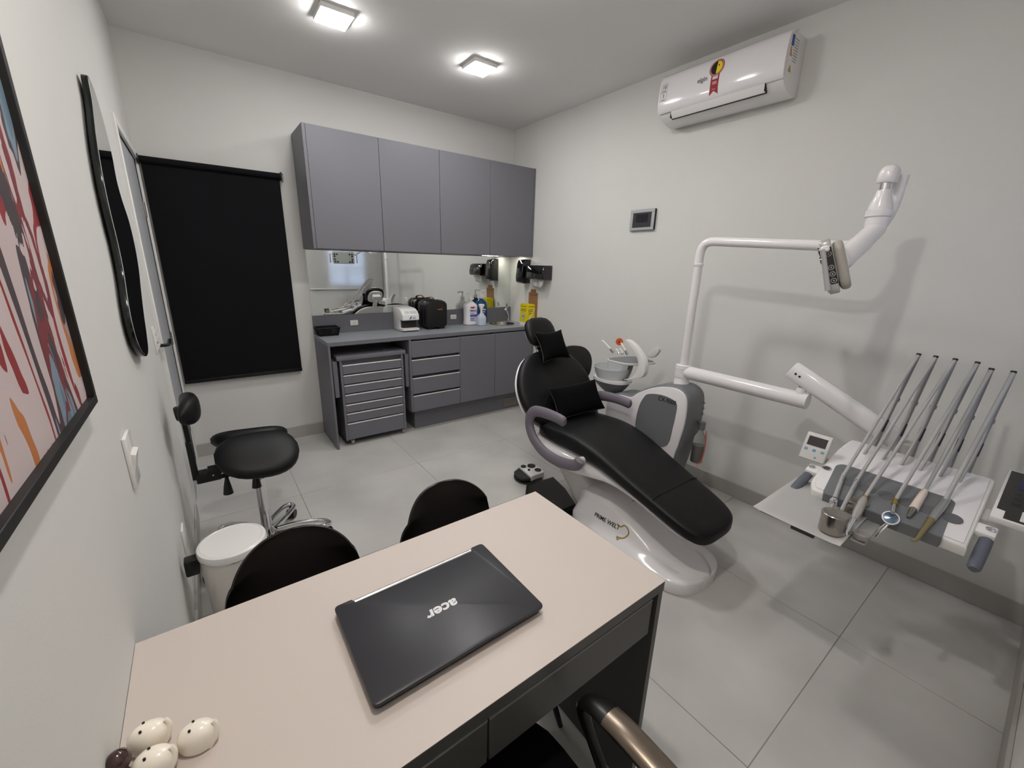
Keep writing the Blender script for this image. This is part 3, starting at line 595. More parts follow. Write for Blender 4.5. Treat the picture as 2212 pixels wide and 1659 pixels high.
# ------------------------------------------------------------------ visitor chairs (moulded shells), tucked under the desk
def visitor_chair(x, y, label, rot=0.):
    t = thing('shell_chair', label, 'chair', (x, y, 0), rot, 'visitor chairs at the desk')
    prof = [(-.465,.418),(-.455,.432),(-.42,.441),(-.34,.437),(-.24,.425),(-.15,.422),(-.085,.437),(-.05,.475),(-.036,.53),(-.026,.59),(-.017,.64),(-.011,.67),(-.006,.695),(-.002,.715),(.0015,.73),(.0045,.743),(.0075,.755),(.0092,.764),(.0102,.771),(.0108,.775),(.011,.777)]
    hw = [.165,.19,.205,.215,.22,.22,.212,.196,.182,.171]+[(.132+(.777-z_)*.22)*max(.0, 1-max(0, (z_-.675)/.1025)**2.5)**(1/2.5) for z_ in (.64,.67,.695,.715,.73,.743,.755,.764,.771,.775,.777)]
    P = cr([(0, a, c_) for a, c_ in prof], 3); Wd = [max(.004, p.x) for p in cr([(h_, 0, 0) for h_ in hw], 3)]
    b = B(); g = []; M_ = 20
    for i, p in enumerate(P):
        s_ = i/(len(P)-1); row = []
        back = min(1, max(0, (s_-.42)/.2))
        for k in range(M_+1):
            u_ = k/M_*2-1; e = abs(u_)**2.6
            row.append(b.verts.new((u_*Wd[i], p.y-back*.05*e*min(1, Wd[i]/.15)**2, p.z+(1-back)*.035*e*(0.3+.7*min(1, s_*4)))))
        g.append(row)
    for i in range(len(g)-1):
        for k in range(M_): b.faces.new((g[i][k], g[i][k+1], g[i+1][k+1], g[i+1][k]))
    bmesh.ops.recalc_face_normals(b, faces=list(b.faces))
    bmesh.ops.solidify(b, geom=list(b.faces), thickness=.007)
    obj('shell', b, SHELLB, t, local=True, ang=60)
    for sx_ in (-1, 1):
        for a, c_ in ((-.34,-.43), (-.11,-.02)): obj('leg', tube([(sx_*.12, a, .425), (sx_*.205, c_, .0)], [.013,.009], 10), BLACK, t, local=True)
    obj('brace', join(tube([(-.14,-.36,.33),(.14,-.1,.33)], .005, 6), tube([(.14,-.36,.33),(-.14,-.1,.33)], .005, 6), box(-.12,.12,-.35,-.1,.408,.418)), BLACK, t, local=True)
visitor_chair(-2.18, -2.615, 'black moulded shell chair at the desk, nearer the dental chair')
visitor_chair(-2.64, -2.615, 'black moulded shell chair at the desk, in front of the white bin')
# ------------------------------------------------------------------ white bin
bx, by, bz, br = -2.781, -1.985, .42, .117
t = thing('pedal_bin', 'white round pedal bin with flat lid against the left wall', 'bin', (bx, by, 0))
BIN = mat('bin_white', (226,221,214), .35, coat=.2)
obj('body', lathe([(.096,0),(.098,.006),(.1,.02),(.112,.385),(.112,.388)], (bx, by, 0), 40), BIN, t)
obj('foot_ring', lathe([(.1,0),(.103,.004),(.103,.022),(.1005,.026)], (bx, by, 0), 36), BLACK, t)
obj('lid', lathe([(.1145,0),(.117,.003),(.117,.018),(.114,.027),(.104,.031),(.102,.0295),(.04,.0325),(.001,.033)], (bx, by, .3885), 44), WHITE, t)
obj('steel_rim', lathe([(.1135,0),(.1135,.005)], (bx, by, .3835), 40), CHROME, t)
obj('hinge_block', box(bx-.155, bx-.112, by-.035, by+.012, .335, .4, .006, 2), BLACK, t)
obj('pedal', box(bx+.09, bx+.135, by-.03, by+.03, .014, .022, .003, 1), BLACK, t)
# ------------------------------------------------------------------ saddle stool
stx, sty = -2.635, -1.5
t = thing('saddle_stool', 'black saddle stool with small backrest and chrome base by the door', 'stool', (stx, sty, 0))
def lobe(yc, hw_, zc, drop, x0_, hl):
    rings = []; q = Vector((0, math.cos(drop), math.sin(drop))); r_ = Vector((0, -math.sin(drop), math.cos(drop)))
    for i in range(17):
        u_ = -math.cos(math.pi*i/16); s1 = max(.03, (1-abs(u_)**2.7))**(1/2.2)
        rings.append(ring(Vector((stx+x0_+hl*u_, sty+yc, zc+.010*u_*u_-.012*u_)), q, r_, hw_*s1*(1+.06*u_), .046*max(.12, s1)**.8, 2.5, 28))
    return loft(rings)
b = join(lobe(.105, .105, .600, -.52, -.005, .165), lobe(-.075, .135, .578, .50, .008, .172))
sd = obj('seat', b, LEATH, t, ang=80)
obj('seat_pan', box(stx-.11, stx+.11, sty-.07, sty+.09, .535, .575, .01, 2), BLACK, t)
obj('mechanism', join(box(stx-.09, stx+.1, sty-.05, sty+.05, .50, .545, .004, 1), box(stx-.20, stx-.08, sty-.034, sty+.034, .478, .528, .003, 1), box(stx-.245, stx-.15, sty-.028, sty+.028, .472, .52, .003, 1)), BLACK, t)
obj('bolt', join(*[cyl((stx-.18+dx, sty-.033, .505), (stx-.18+dx, sty-.036, .505), .004, n=8) for dx in (0, .035)]), CHROME, t)
obj('maker_plate', box(stx-.03, stx+.02, sty-.0515, sty-.05, .515, .535), OFFW, t, smooth=False)
obj('back_post', tube(fillet([(stx-.22, sty, .494), (stx-.243, sty, .488), (stx-.247, sty, .77), (stx-.252, sty, .80)], .02, 4), .018, 10, flat=(1,.6)), BLACK, t)
obj('back_sleeve', box(stx-.258, stx-.236, sty-.018, sty+.018, .49, .68, .003, 1), BLACK, t)
rings = []
for i in range(13):
    u_ = -1+2*i/12; s1 = max(.02, (1-abs(u_)**2.6))**.5
    rings.append([Vector((stx-.215+.012*u_*u_*0+.036*s1*sup(math.cos(2*math.pi*k/24),2.6)-.03*u_*u_, sty+.135*u_, .835+.062*s1*sup(math.sin(2*math.pi*k/24),2.6)) ) for k in range(24)])
obj('backrest', loft(rings), LEATH, t, ang=80)
obj('back_mount', lathe([(.03,0),(.034,.008),(.03,.03),(.018,.04)], (stx-.272, sty, .815), 18, (1,0,.1)), BLACK, t)
for xx, yy in ((stx-.13, sty-.07), (stx-.015, sty-.075)):
    k_ = obj('lever', tube([(xx, yy+.03, .50), (xx-.002, yy, .488), (xx-.004, yy-.004, .45), (xx-.005, yy-.006, .415)], [.005,.008,.016,.021], 12), BLACK, t)
obj('column', join(cyl((stx, sty, .09), (stx, sty, .42), .0245, n=24), cyl((stx, sty, .42), (stx, sty, .505), .016, n=20)), CHROME, t)
obj('hub', lathe([(.045,.06),(.05,.07),(.045,.1),(.03,.125),(.0255,.14)], (stx, sty, 0), 24), CHROME, t)
for i in range(5):
    a = math.radians(-12+72*i); d = Vector((math.cos(a), math.sin(a), 0)); s_ = Vector((-d.y, d.x, 0)); o = Vector((stx, sty, 0))
    lp = [o+d*.04+s_*.024+Z*.1, o+d*.14+s_*.034+Z*.1, o+d*.255+s_*.03+Z*.088, o+d*.295+Z*.08, o+d*.255-s_*.03+Z*.088, o+d*.14-s_*.034+Z*.1, o+d*.04-s_*.024+Z*.1]
    lg_ = obj('leg', tube(cr(lp, 5), .0125, 10), CHROME, t)
    w0 = o+d*.283
    obj('caster', join(cyl(w0-s_*.022+Z*.026, w0-s_*.006+Z*.026, .026, n=18), cyl(w0+s_*.006+Z*.026, w0+s_*.022+Z*.026, .026, n=18), cyl(w0+Z*.02, w0+Z*.075, .008, n=10)), BLACK, lg_)
# ------------------------------------------------------------------ office chair at the desk's near side
ocx, ocy = -2.49, -3.625
t = thing('office_chair', 'black office chair with rounded bronze-topped armrest pushed under the drawers', 'chair', (ocx, ocy, 0))
obj('seat', loft([ring(Vector((ocx, -3.17-.54*i/12, .455)), X, Z, .25*(1-abs(i/6-1)**6*.25), .042*(1-abs(i/6-1)**8*.5), 3.5) for i in range(13)]), FABB, t)
obj('backrest', loft([ring(Vector((ocx, ocy-.262-.03*(i/9), .52+.42*i/9)), X, Y, .22*(1-abs(i/4.5-1)**5*.2), .028, 3.5) for i in range(10)]), FABB, t)
BRZ = mat('bronze_arm', (120,108,96), .3, .75)
for sgn in (1, -1):
    ax = ocx+sgn*.262
    pt = [(ax-sgn*.03, ocy+.10, .43), (ax, ocy+.215, .50), (ax, ocy+.285, .60), (ax, ocy+.268, .652), (ax, ocy+.16, .662), (ax, ocy-.02, .655), (ax, ocy-.17, .64), (ax-sgn*.02, ocy-.25, .61)]
    P_ = cr(pt, 6); ar = obj('armrest', tube(P_, [.009+.011*min(1, max(0, (i-10)/8)) for i in range(len(P_))], 12, flat=(1.3,.7)), BLACK, t)
    obj('arm_pad', tube(cr([(ax, ocy+.225, .665), (ax, ocy+.16, .671), (ax, ocy-.02, .665), (ax, ocy-.16, .651)], 6), .021, 12, flat=(1.25,.55)), BRZ, ar)
obj('column', join(cyl((ocx, ocy, .08), (ocx, ocy, .42), .025, n=18), box(ocx-.09, ocx+.09, ocy-.1, ocy+.1, .395, .415)), BLACK, t)
for i in range(5):
    a = math.radians(18+72*i); d = Vector((math.cos(a), math.sin(a), 0)); s_ = Vector((-d.y, d.x, 0)); o = Vector((ocx, ocy, 0))
    lg_ = obj('leg', tube([o+Z*.09, o+d*.26+Z*.065], [.024,.014], 10), BLACK, t)
    w0 = o+d*.255; obj('caster', cyl(w0-s_*.02+Z*.026, w0+s_*.02+Z*.026, .026, n=16), BLACK, lg_)
# ------------------------------------------------------------------ white roller blind over the front window
BW = bpy.data.materials.new('white_translucent_blind'); BW.use_nodes = True; nt = BW.node_tree; nt.nodes.remove(nt.nodes['Principled BSDF'])
di = nt.nodes.new('ShaderNodeBsdfDiffuse'); di.inputs['Color'].default_value = (.78,.77,.75,1); tr = nt.nodes.new('ShaderNodeBsdfTranslucent'); tr.inputs['Color'].default_value = (.8,.82,.86,1)
mx = nt.nodes.new('ShaderNodeMixShader'); mx.inputs[0].default_value = .35; nt.links.new(di.outputs[0], mx.inputs[1]); nt.links.new(tr.outputs[0], mx.inputs[2]); nt.links.new(mx.outputs[0], nt.nodes['Material Output'].inputs[0])
t = thing('window_blind', 'white roller blind drawn over the bright window, seen in the mirror', 'blind', (-.64, -DR, .99))
obj('cloth', box(-1.255, -.03, -DR+.03, -DR+.0305, 1.0, 2.12), BW, t, smooth=False)
obj('bottom_bar', box(-1.257, -.028, -DR+.022, -DR+.038, .985, 1.008, .003, 1), WMATT, t)
obj('roller', cyl((-1.26, -DR+.035, 2.12), (-.025, -DR+.035, 2.12), .022, n=18), WMATT, t)
for xx in (-1.268, -.021): obj('bracket', box(xx-.004, xx+.004, -DR, -DR+.06, 2.09, 2.15, .002, 1), WMATT, t)
# ================================================================== DENTAL CHAIR
CX = -.95
t = chair = thing('dental_chair', 'reclined black dental chair on a white boat-shaped base', 'dental chair', (CX, -2.4, 0))
# --- base: a boat-shaped hull, cross sections along y
def hull(y, a, rim, b_, c_):     # half width, rim height, crest half width, crest height
    x0 = CX-.015
    h = [(a*.97,0),(a,.008),(a,rim*.85),(a-.012,rim),(b_+(a-b_)*.55,rim+(c_-rim)*.22),(b_+(a-b_)*.2,rim+(c_-rim)*.62),(b_+.012,c_-.012),(b_-.012,c_),(b_*.5,c_+.002)]
    L = [Vector((x0+p[0], y, p[1])) for p in h]; R = [Vector((x0-p[0], y, p[1])) for p in h[::-1]]
    return L+R
st = [(-2.995,.05,.06,.012,.062),(-2.985,.10,.066,.03,.07),(-2.955,.155,.07,.06,.078),(-2.90,.19,.072,.09,.085),(-2.82,.208,.073,.108,.10),(-2.70,.212,.074,.115,.14),(-2.55,.21,.075,.118,.20),(-2.42,.20,.077,.118,.232),(-2.34,.19,.08,.115,.24),(-2.27,.172,.08,.105,.232),(-2.215,.145,.075,.08,.19),(-2.185,.09,.06,.04,.10)]
sm = []
for i in range(5): pass
Pst = cr([(s[0], s[1], s[2]) for s in st], 3); Qst = cr([(s[3], s[4], 0) for s in st], 3)
from mathutils.bvhtree import BVHTree
bb = loft([hull(p.x, p.y, p.z, q.x, q.y) for p, q in zip(Pst, Qst)]); BV = BVHTree.FromBMesh(bb)
obj('base', bb, WENAM, t, ang=50)
obj('lift_column', loft([ring(Vector((CX-.01, -2.30+.30*i/5, .10+.28*i/5)), X, Y, .105, .14, 6) for i in range(6)]), OFFW, t)
# lettering and tooth mark laid on the left flank of the hull
def flank(px, py):
    d = (CR*((px-1106)/F_PX)-CU*((py-829.5)/F_PX)+_f).normalized(); h = BV.ray_cast(CAM, d); return (h[0], h[1]) if h[0] else (CAM+d*2.2, Vector((-1,0,.5)).normalized())
def lay(bm, dr, off):
    for v in bm.verts:
        h = BV.ray_cast(v.co-dr*.3, dr)
        if h[0] is not None: v.co = h[0]-dr*off
    return bm
pa, pb_ = flank(1282, 1109)[0], flank(1342, 1144)[0]
rt = (pb_-pa).normalized(); nn = flank(1312, 1126)[1]; nn = (nn-rt*nn.dot(rt)).normalized(); up = nn.cross(rt)
if up.z < 0: up = -up
bt_ = text('PRIME WELT', (pb_-pa).length*.165, (pa+pb_)/2, rt, up, .0007, ext=0, sx=.98)
bmesh.ops.subdivide_edges(bt_, edges=[e for e in bt_.edges if e.calc_length() > .008], cuts=2)
obj('lettering', lay(bt_, -nn, .0012), BLK, t, smooth=False)
def fl_path(pts, r, m, nm): return obj(nm, tube(cr([flank(*p)[0] for p in pts], 5), r, 8), m, t)
fl_path([(1333,1132),(1337,1135),(1342,1138),(1349,1135),(1356,1142),(1358,1152),(1352,1160),(1343,1163),(1336,1161),(1333,1158)], .0036, BRASS, 'tooth_mark')
fl_path([(1333,1158),(1333,1166),(1341,1160)], .003, BRASS, 'tooth_mark_root')
wl_, wn_ = flank(1367, 1079); wn_ = wn_.normalized(); w1 = wn_.cross(Z).normalized(); w2 = w1.cross(wn_)
obj('warning_label', xf(prism([(-.017,-.012),(.017,-.012),(0,.017)], 0, .0012, 'z'), frame(wl_, w1, w2, w1.cross(w2))), mat('hazard_amber'), t, smooth=False)
# --- seat and leg cushion
prof = [(-1.915,.492,.17,.06),(-1.935,.545,.215,.085),(-2.0,.566,.238,.10),(-2.1,.574,.245,.11),(-2.2,.580,.243,.115),(-2.30,.574,.238,.115),(-2.40,.553,.230,.105),(-2.5,.520,.222,.095),(-2.6,.484,.214,.09),(-2.7,.450,.206,.086),(-2.8,.417,.199,.082),(-2.88,.391,.192,.08),(-2.94,.370,.178,.078),(-2.98,.355,.152,.074),(-3.003,.342,.108,.062),(-3.012,.332,.05,.04)]
A_ = cr([(p[0],p[1],p[2]) for p in prof], 3); Bq = cr([(p[3],0,0) for p in prof], 3)
b = loft([ring(Vector((CX, p.x, p.y-q.x/2)), X, Z, p.z, q.x/2, 4.2, 36) for p, q in zip(A_, Bq)])
obj('seat_cushion', b, LEATH, t, ang=60)
def ztop(y):
    for p, q in zip(prof, prof[1:]):
        if q[0] <= y <= p[0]:
            f_ = (p[0]-y)/(p[0]-q[0]); return p[1]+(q[1]-p[1])*f_, p[2]+(q[2]-p[2])*f_
    return .4, .2
for yy in (-2.755,):
    z_, h_ = ztop(yy); obj('seam', tube([(CX-h_*.97, yy, z_-.03), (CX-h_*.93, yy, z_-.008), (CX-h_*.75, yy, z_+.0006), (CX+h_*.75, yy, z_+.0006), (CX+h_*.93, yy, z_-.008), (CX+h_*.97, yy, z_-.03)], .0022, 6), mat('seam_thread', (6,6,7), .8), t)
# white pan under the seat
pan = [(-1.885,.43,.18,.12),(-1.93,.415,.245,.15),(-2.05,.405,.272,.16),(-2.2,.40,.265,.16),(-2.35,.405,.23,.12),(-2.5,.40,.2,.06),(-2.65,.372,.185,.04),(-2.8,.325,.175,.03),(-2.92,.288,.155,.02),(-2.97,.28,.11,.012)]
A_ = cr([(p[0],p[1],p[2]) for p in pan], 3); Bq = cr([(p[3],0,0) for p in pan], 3)
obj('seat_pan', loft([ring(Vector((CX, p.x, p.y)), X, Z, p.z, max(.006, q.x/2), 3.2, 28) for p, q in zip(A_, Bq)]), WENAM, t, ang=60)
# --- backrest
tg = Vector((0,.528,.849)); nb = Vector((0,-.849,.528)); P0 = Vector((CX, -1.98, .54))
bk = [(-.03,.10,.04),(-.015,.17,.06),(.02,.225,.08),(.07,.268,.088),(.13,.296,.09),(.20,.306,.09),(.27,.300,.088),(.33,.280,.084),(.39,.243,.078),(.435,.20,.07),(.465,.15,.058),(.482,.085,.036)]
A_ = cr([(p[0],p[1],p[2]) for p in bk], 3)
obj('backrest', loft([ring(P0+tg*p.x-nb*.028, X, nb, p.y, p.z/2, 3.4, 32) for p in A_]), LEATH, t, ang=60)
obj('back_shell', loft([ring(P0+tg*p.x-nb*.075, X, nb, p.y*.965, max(.006, p.z*.24), 3, 32) for p in A_]), WENAM, t, ang=60)
obj('back_hinge', box(CX-.1, CX+.1, -1.99, -1.86, .40, .52, .02, 3), OFFW, t)
arc = [P0+X*(.165*math.cos(a))+tg*(.13+.07*math.sin(a))+nb*.0165 for a in [math.pi*i/14 for i in range(15)]]
obj('stitching', tube(arc, .0018, 6), mat('seam_thread'), t)
wg = [P0+tg*.40+X*.17-nb*.03, P0+tg*.43+X*.30-nb*.03]
wp = [(.155,.46),(.23,.505),(.33,.502),(.40,.478),(.432,.43),(.425,.37),(.38,.30),(.33,.26),(.28,.25)]
wpc = cr([(a, c_, 0) for a, c_ in wp], 4, True)
b = prism([(p.x, p.y) for p in wpc], -.035, .02, 'z', .02, 3)
obj('side_wing', xf(b, frame(P0-nb*.06, X, tg, nb)), LEATH, t)
# headrest
hc = P0+tg*.615-nb*.005
A_ = [(-.098,.05,.02),(-.09,.085,.045),(-.07,.11,.06),(-.03,.12,.07),(.02,.12,.072),(.06,.108,.066),(.085,.085,.05),(.098,.05,.025)]
b = loft([ring(hc+tg*p[0], X, nb, p[1], p[2]/2, 2.8, 28) for p in A_]); hd = obj('headrest', b, LEATH, t, ang=70)
obj('headrest_slot', box(-.02, .02, -.008, .008, -.001, .002), mat('seam_thread'), hd)
bpy.data.objects[hd.name]
sl_ = [o for o in hd.children][0]; sl_.data.transform(frame(hc+tg*.0+nb*.035-WORLD[chair.name], X, tg, nb)); sl_.data.transform(Matrix.Translation(WORLD[chair.name]))
obj('headrest_back', loft([ring(hc+tg*p[0]*.82-nb*.036, X, nb, p[1]*.78, .010, 3, 24) for p in A_]), WENAM, t)
b = box(-.05, .05, -.03, .03, -.03, .03, .01, 2); obj('headrest_knob', xf(b, frame(hc-nb*.075+tg*.02, X, tg, nb)), WHITE, t)
b = box(-.03, .03, -.22, .02, -.008, .008, .003, 1); obj('headrest_bar', xf(b, frame(hc-nb*.06, X, tg, nb)), CHROME, t)
# --- armrests
def arm(x, sg):
    pts = [(x,-2.352,.492),(x,-2.335,.455),(x,-2.27,.428),(x,-2.16,.412),(x,-2.05,.424),(x,-1.965,.468),(x,-1.92,.535),(x,-1.922,.602),(x,-1.965,.647),(x,-2.05,.664),(x,-2.15,.668),(x,-2.222,.662)]
    P_ = cr(pts, 5); r_ = [.024+.004*math.sin(i/len(P_)*math.pi) for i in range(len(P_))]; r_[-1] = .016; r_[0] = .016
    obj('armrest', tube(P_, r_, 14, flat=(1.25,.78)), MAUVE, t)
    obj('arm_bolt', cyl((x-sg*.05,-2.33,.468), (x,-2.33,.468), .02, n=16), OFFW, t)
arm(-1.232, -1); arm(-.668, 1)
# --- cushions lying on the chair
def pillow(w_, h_, th, cc=.12, n=20):
    b = B(); F_ = []
    for s_ in (1, -1):
        g = []
        for i in range(n+1):
            v = -1+2*i/n; row = []
            for k in range(n+1):
                u_ = -1+2*k/n
                xx = u_*w_/2*(1-cc*(1-v*v)); yy = v*h_/2*(1-cc*1.1*(1-u_*u_))
                zz = s_*th/2*(max(0, 1-abs(u_)**3.0)*max(0, 1-abs(v)**3.0))**.5
                row.append(b.verts.new((xx, yy, zz)))
            g.append(row)
        F_.append(g)
        for i in range(n):
            for k in range(n):
                f = (g[i][k], g[i][k+1], g[i+1][k+1], g[i+1][k]); b.faces.new(f if s_ > 0 else f[::-1])
    bmesh.ops.remove_doubles(b, verts=list(b.verts), dist=1e-5); return b
def cushion(name, label, c, w_, h_, th, e1, e2, cc):
    e1 = Vector(e1).normalized(); e3 = e1.cross(Vector(e2)).normalized(); e2 = e3.cross(e1)
    t = thing(name, label, 'cushion', c)
    obj('cover', xf(pillow(w_, h_, th, cc), frame(c, e1, e2, e3)), FABB, t, ang=80)
    pts = []
    for (ua, va, ub, vb) in ((-1,-1,1,-1),(1,-1,1,1),(1,1,-1,1),(-1,1,-1,-1)):
        for i in range(10):
            u_, v = ua+(ub-ua)*i/10, va+(vb-va)*i/10
            pts.append(Vector(c)+e1*(u_*w_/2*(1-cc*(1-v*v)))+e2*(v*h_/2*(1-cc*1.1*(1-u_*u_))))
    obj('piping', tube(pts, .0035, 6, closed=True), BLACK, t)
cushion('neck_cushion', 'small black bone-shaped neck cushion on the dental chair headrest', P0+tg*.485+nb*.07-X*.005, .235, .205, .085, X, tg+X*.02, .15)
cushion('lumbar_cushion', 'wide black cushion leaning at the bottom of the dental chair back', P0+tg*.11+nb*.075+X*.05, .405, .20, .085, X+nb*.02, tg, .07)
# ------------------------------------------------------------------ foot control and floor box
c = Vector((-1.015, -1.665, 0))
t = thing('foot_control', 'round black and white foot control on the floor beside the dental chair', 'foot control', c)
obj('base_disc', lathe([(.098,0),(.105,.005),(.105,.016),(.095,.022)], c, 32), BLACK, t)
obj('housing', xf(prism([(-.045,-.085),(.075,-.085),(.098,-.03),(.098,.04),(.06,.088),(-.02,.088)], .02, .062, 'z', .008, 2), frame(c, X, Y, Z)), WHITE, t)
obj('treadle', xf(prism([(-.1,-.06),(-.045,-.085),(-.02,.088),(-.085,.06),(-.108,0)], .028, .05, 'z', .006, 2), frame(c, X, Y, Z)), mat('rubber_dark', (44,44,43), .6), t)
for dx, dy, r_ in ((.0,.06,.02), (.055,.035,.03), (.055,-.04,.024), (.0,-.005,.009)):
    obj('button', lathe([(r_,0),(r_,.006),(r_*.7,.01)], c+Vector((dx, dy, .061)), 16), BLACK, t)
t = thing('floor_box', 'low glossy black angular box on the floor against the chair base', 'box', (-1.12, -2.0, 0))
pz = .055
pts = [U(1135,1065,2,pz), U(1137,1047,2,pz), U(1195,1029,2,pz), U(1222,1055,2,pz), U(1247,1093,2,pz)]
poly = [(p.x, p.y) for p in pts]+[(-1.165,-2.19), (-1.205,-2.06), (-1.235,-1.98)]
FBX = mat('dark_gloss_box', (14,15,15), .22, spec=.25)
obj('cover', prism(poly, .0, pz, 'z', .006, 2), FBX, t)
obj('glass_lid', prism([(-1.12+(a+1.12)*.9, -2.0+(c_+2.0)*.9) for a, c_ in poly], pz-.001, pz+.004, 'z', .001, 1), FBX, t)
# ================================================================== CUSPIDOR UNIT
fx, bxk = -.60, -.42
t = unit = thing('cuspidor_unit', 'grey and white cuspidor unit with glass bowl beside the dental chair', 'dental unit', (-.49, -2.3, 0))
g_ = .1869; K_ = lambda x, y: U(1280+x*g_, 710+y*g_, 0, fx)
face = [K_(*p) for p in ((215,775),(300,762),(440,790),(520,745),(650,695),(800,672),(960,690),(1060,760),(1090,870),(1062,1100),(1000,1300),(955,1420))]
face = [(p.y, p.z) for p in face]
low = [(-2.44,.20),(-2.05,.20),(-1.985,.35),(-1.975,.56),(-1.985,.63)]
full = face+low
fc = [(p.x, p.y) for p in cr([(a, c_, 0) for a, c_ in full], 3, True)]
def shr(poly, d):   # inset about each vertex normal
    out = []; n = len(poly)
    ar = sum(poly[i][0]*poly[(i+1)%n][1]-poly[(i+1)%n][0]*poly[i][1] for i in range(n)); s_ = 1 if ar > 0 else -1
    for i in range(n):
        a, b_, c_ = Vector((*poly[i-1],0)), Vector((*poly[i],0)), Vector((*poly[(i+1)%n],0)); tt = (c_-a).normalized(); nrm = Vector((-tt.y, tt.x, 0))*s_
        q = b_+nrm*d; out.append((q.x, q.y))
    return out
obj('body', prism(shr(fc, -.009), bxk, fx+.012, 'x', .012, 3), DGREYP, t)
obj('face_plate', prism(fc, fx+.014, fx-.004, 'x', .006, 2), WENAM, t)
ins = [K_(*p) for p in ((655,752),(800,762),(930,815),(982,880),(965,1000),(930,1150),(868,1345),(700,1345),(520,1200),(505,1060),(545,890),(600,790))]
insc = [(p.x, p.y) for p in cr([(p.y, p.z, 0) for p in ins], 3, True)]
obj('inset_panel', prism(insc, fx-.004, fx-.007, 'x', .001, 1), DGREYP, t)
tp_ = K_(868, 832); obj('lettering', text('CX-9000', .038, (fx-.0072, tp_.y, tp_.z), LT, Z, .0003, ext=.0006, sx=.85), BLK, t, smooth=False)
ye = min(p[0] for p in fc)
obj('foot', box(-.57, -.44, -2.42, -2.1, 0, .21, .01, 2), DGREYP, t)
for zz in (.735, .70, .665):
    obj('knob', join(cyl((-.445, ye+.02, zz), (-.445, ye-.022, zz), .008, n=12)), CHROME, t)
# water bottle hanging at the side
bc = Vector((-.46, ye-.03, .36))
btl = obj('water_bottle', lathe([(.001,0),(.03,.002),(.035,.01),(.035,.15),(.03,.175),(.014,.2),(.013,.225)], bc, 24), mat('clear_plastic', (215,215,215), .08, trans=.85, ior=1.2), t)
obj('bottle_water', lathe([(.001,.006),(.032,.008),(.032,.115),(.001,.116)], bc, 24), mat('grey_water', (84,78,72), .1), btl)
obj('bottle_cap', cyl(bc+Z*.215, bc+Z*.262, .02, n=18), DGREYP, btl)
obj('bottle_tube', tube(cr([bc+Vector((-.012,-.037,.22)), bc+Vector((-.008,-.042,.16)), bc+Vector((-.006,-.042,.08)), bc+Vector((-.02,-.04,.03)), bc+Vector((-.05,-.03,0))], 6), .003, 8), mat('orange_tube', (205,92,62), .4), btl)
# bowl
bo = Vector((-.50, -1.915, 0)); zb = .80
GLB = mat('frosted_glass', (225,228,230), .12, trans=.55, ior=1.3)
obj('bowl', lathe([(.03,-.10),(.07,-.09),(.100,-.06),(.119,-.02),(.128,.022),(.1235,.024),(.114,-.018),(.095,-.055),(.066,-.082),(.03,-.09)], bo+Z*zb, 40, close=True), GLB, t)
obj('bowl_rest', loft([ring(bo+Vector((.0,-.02*q,zb-.072-.085*q)), X, Y, .112-.062*q**1.3, .135-.078*q**1.3, 2.2, 28) for q in [i/8 for i in range(9)]]), DGREYP, t)
obj('bowl_collar', loft([ring(bo+Vector((.0,-.012,zb-.072+.018*q)), X, Y, .113, .136, 2.2, 28) for q in (0, 1)]), WHITE, t)
obj('bowl_post', join(cyl(bo+Vector((0,-.02,zb-.155)), bo+Vector((0,-.02,zb-.155)), .05, n=20) if False else cyl(bo+Vector((0,-.03,.58)), bo+Vector((0,-.03,zb-.15)), .05, n=24)), DGREYP, t)
# curved white fin
fy = [(1356,733),(1366,737),(1378,748),(1388,762),(1396,778),(1398,795),(1393,812),(1375,818),(1352,820),(1366,815),(1377,806),(1383,792),(1382,775),(1374,757),(1362,743)]
fpt = [U(a, c_, 0, -.53) for a, c_ in fy]; fpc = [(p.x, p.y) for p in cr([(p.y, p.z, 0) for p in fpt], 3, True)]
obj('fin', prism(fpc, -.555, -.515, 'x', .008, 3), WHITE, t)
# instrument shelf
sp = [U(1328,772,2,.885), U(1372,764,2,.885), U(1392,762,2,.885), U(1420,770,2,.885), U(1398,782,2,.885), U(1345,779,2,.885)]
shelf = [(-.55,-1.90),(-.36,-1.93),(-.32,-2.0),(-.33,-2.12),(-.38,-2.15),(-.54,-2.09),(-.575,-2.0)]
sh = [(p.x, p.y) for p in cr([(a, c_, 0) for a, c_ in shelf], 3, True)]
obj('shelf', prism(sh, .868, .882, 'z', .004, 2), OFFW, t); obj('shelf_mat', prism(shr(sh, .012), .8815, .885, 'z', .001, 1), DGREYP, t)
obj('shelf_arm', tube(cr([(-.50,-2.02,.74),(-.47,-2.03,.80),(-.46,-2.04,.868)], 5), .016, 12), DGREYP, t)
wa = U(1422, 760, 0, -.2)
obj('shelf_fin', prism([(p.x, p.y) for p in cr([(p.y, p.z, 0) for p in (U(1400,770,0,-.33), U(1408,757,0,-.33), U(1416,750,0,-.33), U(1424,752,0,-.33), U(1425,760,0,-.33), U(1414,772,0,-.33))], 3, True)], -.345, -.315, 'x', .006, 2), OFFW, t)
